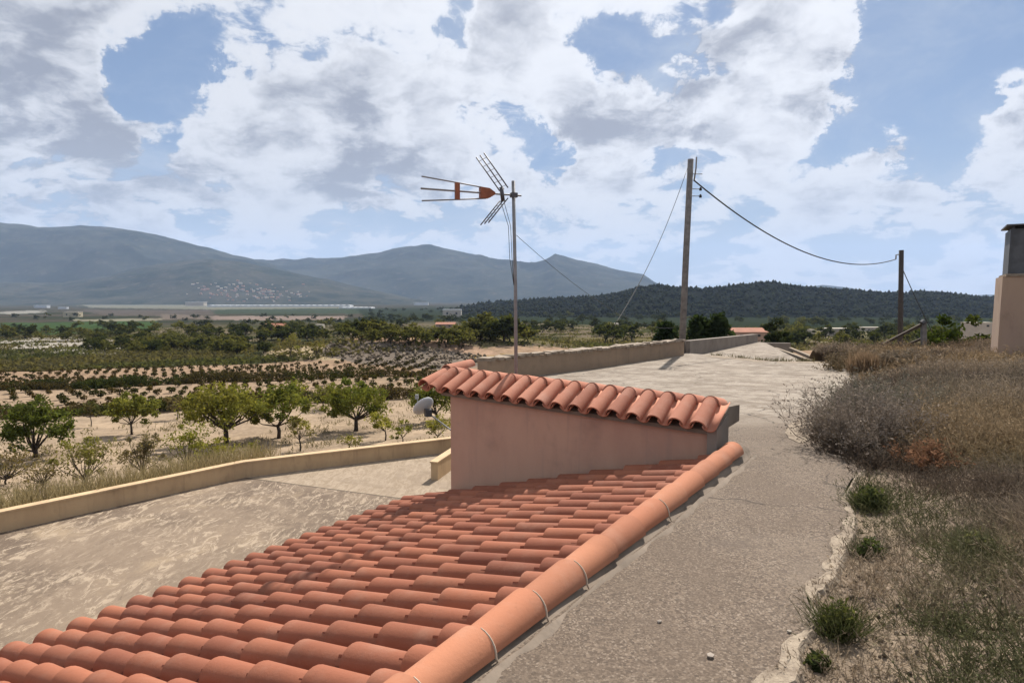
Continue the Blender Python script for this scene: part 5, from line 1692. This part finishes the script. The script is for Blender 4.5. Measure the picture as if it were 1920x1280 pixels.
def clump(name, label, cat, px, py, wpx, hpx, seed, col, col2, n=900, blade_w=.006, lean=.5, leafy_=0.5, lsz=.02, on=None):
    x, y, z = hill_point(px, py)
    sc = y / F_PX
    W_, H_ = wpx * sc, hpx * sc
    r = np.random.default_rng(seed)
    t = thing(name, label, cat, (x, y, z))
    col = np.asarray(col); col2 = np.asarray(col2)
    def mixc(k):
        q_ = r.random((k, 1)); return col * (1 - q_) + col2 * q_
    if name == 'grass_tuft' or name == 'green_weed':
        B = np.stack([r.normal(0, W_ * .17, n), r.normal(0, W_ * .17, n), np.full(n, -.02)], -1)
        V1 = blades(r, B, H_ * .85, lean, blade_w, mixc(n), .35)
    else:
        # woody bush: stems fan out from many roots, twigs leave the stems, short spurs leave the twigs
        ns = max(40, n // 24)
        B0 = np.stack([r.normal(0, W_ * .20, ns), r.normal(0, W_ * .20, ns), np.full(ns, -.03)], -1)
        d0 = np.stack([B0[:, 0] / W_ * 2.2 + r.normal(0, .38, ns), B0[:, 1] / W_ * 2.2 + r.normal(0, .38, ns), np.ones(ns)], -1)
        d0 /= np.linalg.norm(d0, axis=1, keepdims=True)
        L0_ = H_ * (.55 + .5 * r.random(ns))
        parts = [rods(r, B0, d0, L0_, blade_w * 1.3, mixc(ns) * .7)]
        k1 = 9
        i1 = np.repeat(np.arange(ns), k1); t1 = .25 + .72 * r.random(len(i1))
        B1 = B0[i1] + d0[i1] * (L0_[i1] * t1)[:, None]
        d1 = d0[i1] + r.normal(0, .62, (len(i1), 3)); d1[:, 2] += .25
        d1 /= np.linalg.norm(d1, axis=1, keepdims=True)
        L1 = H_ * (.16 + .26 * r.random(len(i1)))
        parts.append(rods(r, B1, d1, L1, blade_w * .75, mixc(len(i1)) * .9))
        k2 = 4
        i2 = np.repeat(np.arange(len(i1)), k2); t2 = .2 + .8 * r.random(len(i2))
        B2 = B1[i2] + d1[i2] * (L1[i2] * t2)[:, None]
        d2 = d1[i2] + r.normal(0, .8, (len(i2), 3))
        L2 = H_ * (.05 + .11 * r.random(len(i2)))
        parts.append(rods(r, B2, d2, L2, blade_w * .6, mixc(len(i2))))
        C = B2 + d2 * (L2 * r.random(len(i2)))[:, None]
        lv = leaves(r, C, lsz, (1, 1, 1), .4)
        parts.append((lv[0], lv[1], lv[2] * np.repeat(mixc(len(C)) * 1.1, 4, 0)))
        V1 = merge(parts)
        leafy_ = 0
    link('stems', np_mesh('stems', *V1[:2], M_DRY, V1[2]), t)
    n2 = int(n * leafy_)
    if n2:
        d = r.normal(size=(n2, 3)); d /= np.linalg.norm(d, axis=1, keepdims=True); d[:, 2] = np.abs(d[:, 2])
        C = d * np.array((W_ * .42, W_ * .42, H_ * .9)) * (r.random((n2, 1)) ** .5) * (.7 + .3 * r.random((n2, 1)))
        V2 = leaves(r, C, lsz, (1, 1, 1), .35)
        link('leaves', np_mesh('leaves', V2[0], V2[1], M_LEAF, V2[2] * np.repeat(mixc(n2), 4, 0)), t)
    return t
clump('green_weed', 'bright green bushy weed overhanging the near path edge', 'weed', 1572, 1190, 110, 92, 131, (0.075, 0.095, 0.035), (0.15, 0.155, 0.065), 800, .0022, .75, 1.0, .010)
clump('green_weed', 'dark green low weed at the corner of the path beside the bare sand', 'weed', 1535, 1252, 70, 34, 132, (0.055, 0.075, 0.035), (0.085, 0.10, 0.05), 420, .002, .9, 1.4, .012)
clump('green_weed', 'small dark green weed on the sandy strip halfway along the path', 'weed', 1630, 1045, 62, 50, 133, (0.06, 0.085, 0.04), (0.09, 0.11, 0.05), 420, .003, .8, 1.2, .013)
clump('green_weed', 'leafy green weed at the second bulge of the path edge', 'weed', 1632, 952, 76, 56, 134, (0.065, 0.085, 0.04), (0.10, 0.115, 0.055), 520, .0035, .85, 1.3, .016)
clump('green_weed', 'grey-green tussock in the dry scrub at the right', 'weed', 1830, 1040, 90, 60, 135, (0.11, 0.125, 0.075), (0.15, 0.16, 0.10), 900, .004, .5, .6, .016)
clump('dry_bush', 'large grey twiggy bush leaning over the bend of the path', 'bush', 1612, 842, 150, 118, 136, (0.19, 0.165, 0.148), (0.32, 0.275, 0.235), 3000, .006, .62, .7, .013)
clump('dry_bush', 'grey-green bush just behind the twiggy bush by the path', 'bush', 1640, 795, 130, 96, 137, (0.13, 0.13, 0.11), (0.21, 0.20, 0.17), 2600, .007, .55, .7, .014)
clump('dry_bush', 'rusty orange dry plant in the middle of the scrub', 'bush', 1745, 880, 76, 56, 138, (0.20, 0.110, 0.075), (0.27, 0.165, 0.105), 800, .005, .6, .8, .013)
clump('grass_tuft', 'tall straw coloured grass tuft at the far corner of the slab', 'grass', 1620, 702, 66, 48, 139, (0.25, 0.185, 0.130), (0.34, 0.26, 0.18), 1300, .012, .28, .0, .02)
clump('dry_bush', 'dark brown bush where the slab meets the straw tuft', 'bush', 1590, 702, 50, 44, 140, (0.115, 0.095, 0.07), (0.18, 0.15, 0.10), 900, .012, .45, .6, .03)
clump('dry_bush', 'broad brown dry bush in front of the handrail', 'bush', 1700, 690, 110, 36, 141, (0.20, 0.165, 0.13), (0.28, 0.235, 0.18), 1200, .014, .7, .4, .03)

r = np.random.default_rng(161)
n = 1500
q_ = r.random(n) ** 1.2
jx = np.interp(q_, [0, .45, 1], [5.55, 6.40, 8.10]); jy = np.interp(q_, [0, .45, 1], [17.75, 15.68, 15.62])
ok = fbm(jx * 4, jy * 4, 3, 162) > .42
B = np.stack([jx + r.normal(0, .05, n), jy + r.normal(0, .05, n), zpath(jx, jy) - .12], -1)[ok]
V, F, C = blades(r, B, 0.22, .6, .012, (0.16, 0.145, 0.075), .45)
link('joint_weeds', np_mesh('joint_weeds', V, F, M_DRY, C), kind='stuff')

# loose stones on the path and along its edge
r = np.random.default_rng(151)
def stone_mesh(seed):
    rr_ = np.random.default_rng(seed)
    bmx = bmesh.new(); bmesh.ops.create_icosphere(bmx, subdivisions=1, radius=1.0)
    for v in bmx.verts:
        v.co *= 0.7 + .5 * rr_.random(); v.co.z *= .65
    m_ = bpy.data.meshes.new('pebble'); bmx.to_mesh(m_); bmx.free(); m_.materials.append(M_STONE)
    return m_
sm = [stone_mesh(k) for k in range(3)]
STL = ['single grey pebble lying near the middle of the path', 'pale pebble lying low on the path close to the ridge', 'small pebble on the path beyond the ridge tiles', 'pebble lying beside the bright green weed']
for k, (px, py) in enumerate(((1332, 1232), (1236, 1166), (1292, 936), (1480, 1185))):
    x, y = on_path(px, py)
    s_ = .016 if k == 0 else .011
    o = link('pebble', sm[k % 3], None, (x, y, zpath(x, y) + s_ * .4), label=STL[k], category='pebble')
    o.scale = (s_,) * 3; o.rotation_euler.z = k
n = 900
yy = 1.8 + 9 * r.random(n) ** 1.4; ex = np.interp(yy, pe[np.argsort(pe[:, 1]), 1], pe[np.argsort(pe[:, 1]), 0])
xx = ex + np.abs(r.normal(0, .5, n)) - .02
pts = np.stack([xx, yy, hillside(xx, yy) - .002], -1)
link('gravel', blob_trees('gravel', pts, .015, M_DRY, lambda r, n: np.array((0.33, 0.27, 0.21)) * (.5 + .7 * r.random((n, 1))), 152), kind='stuff')
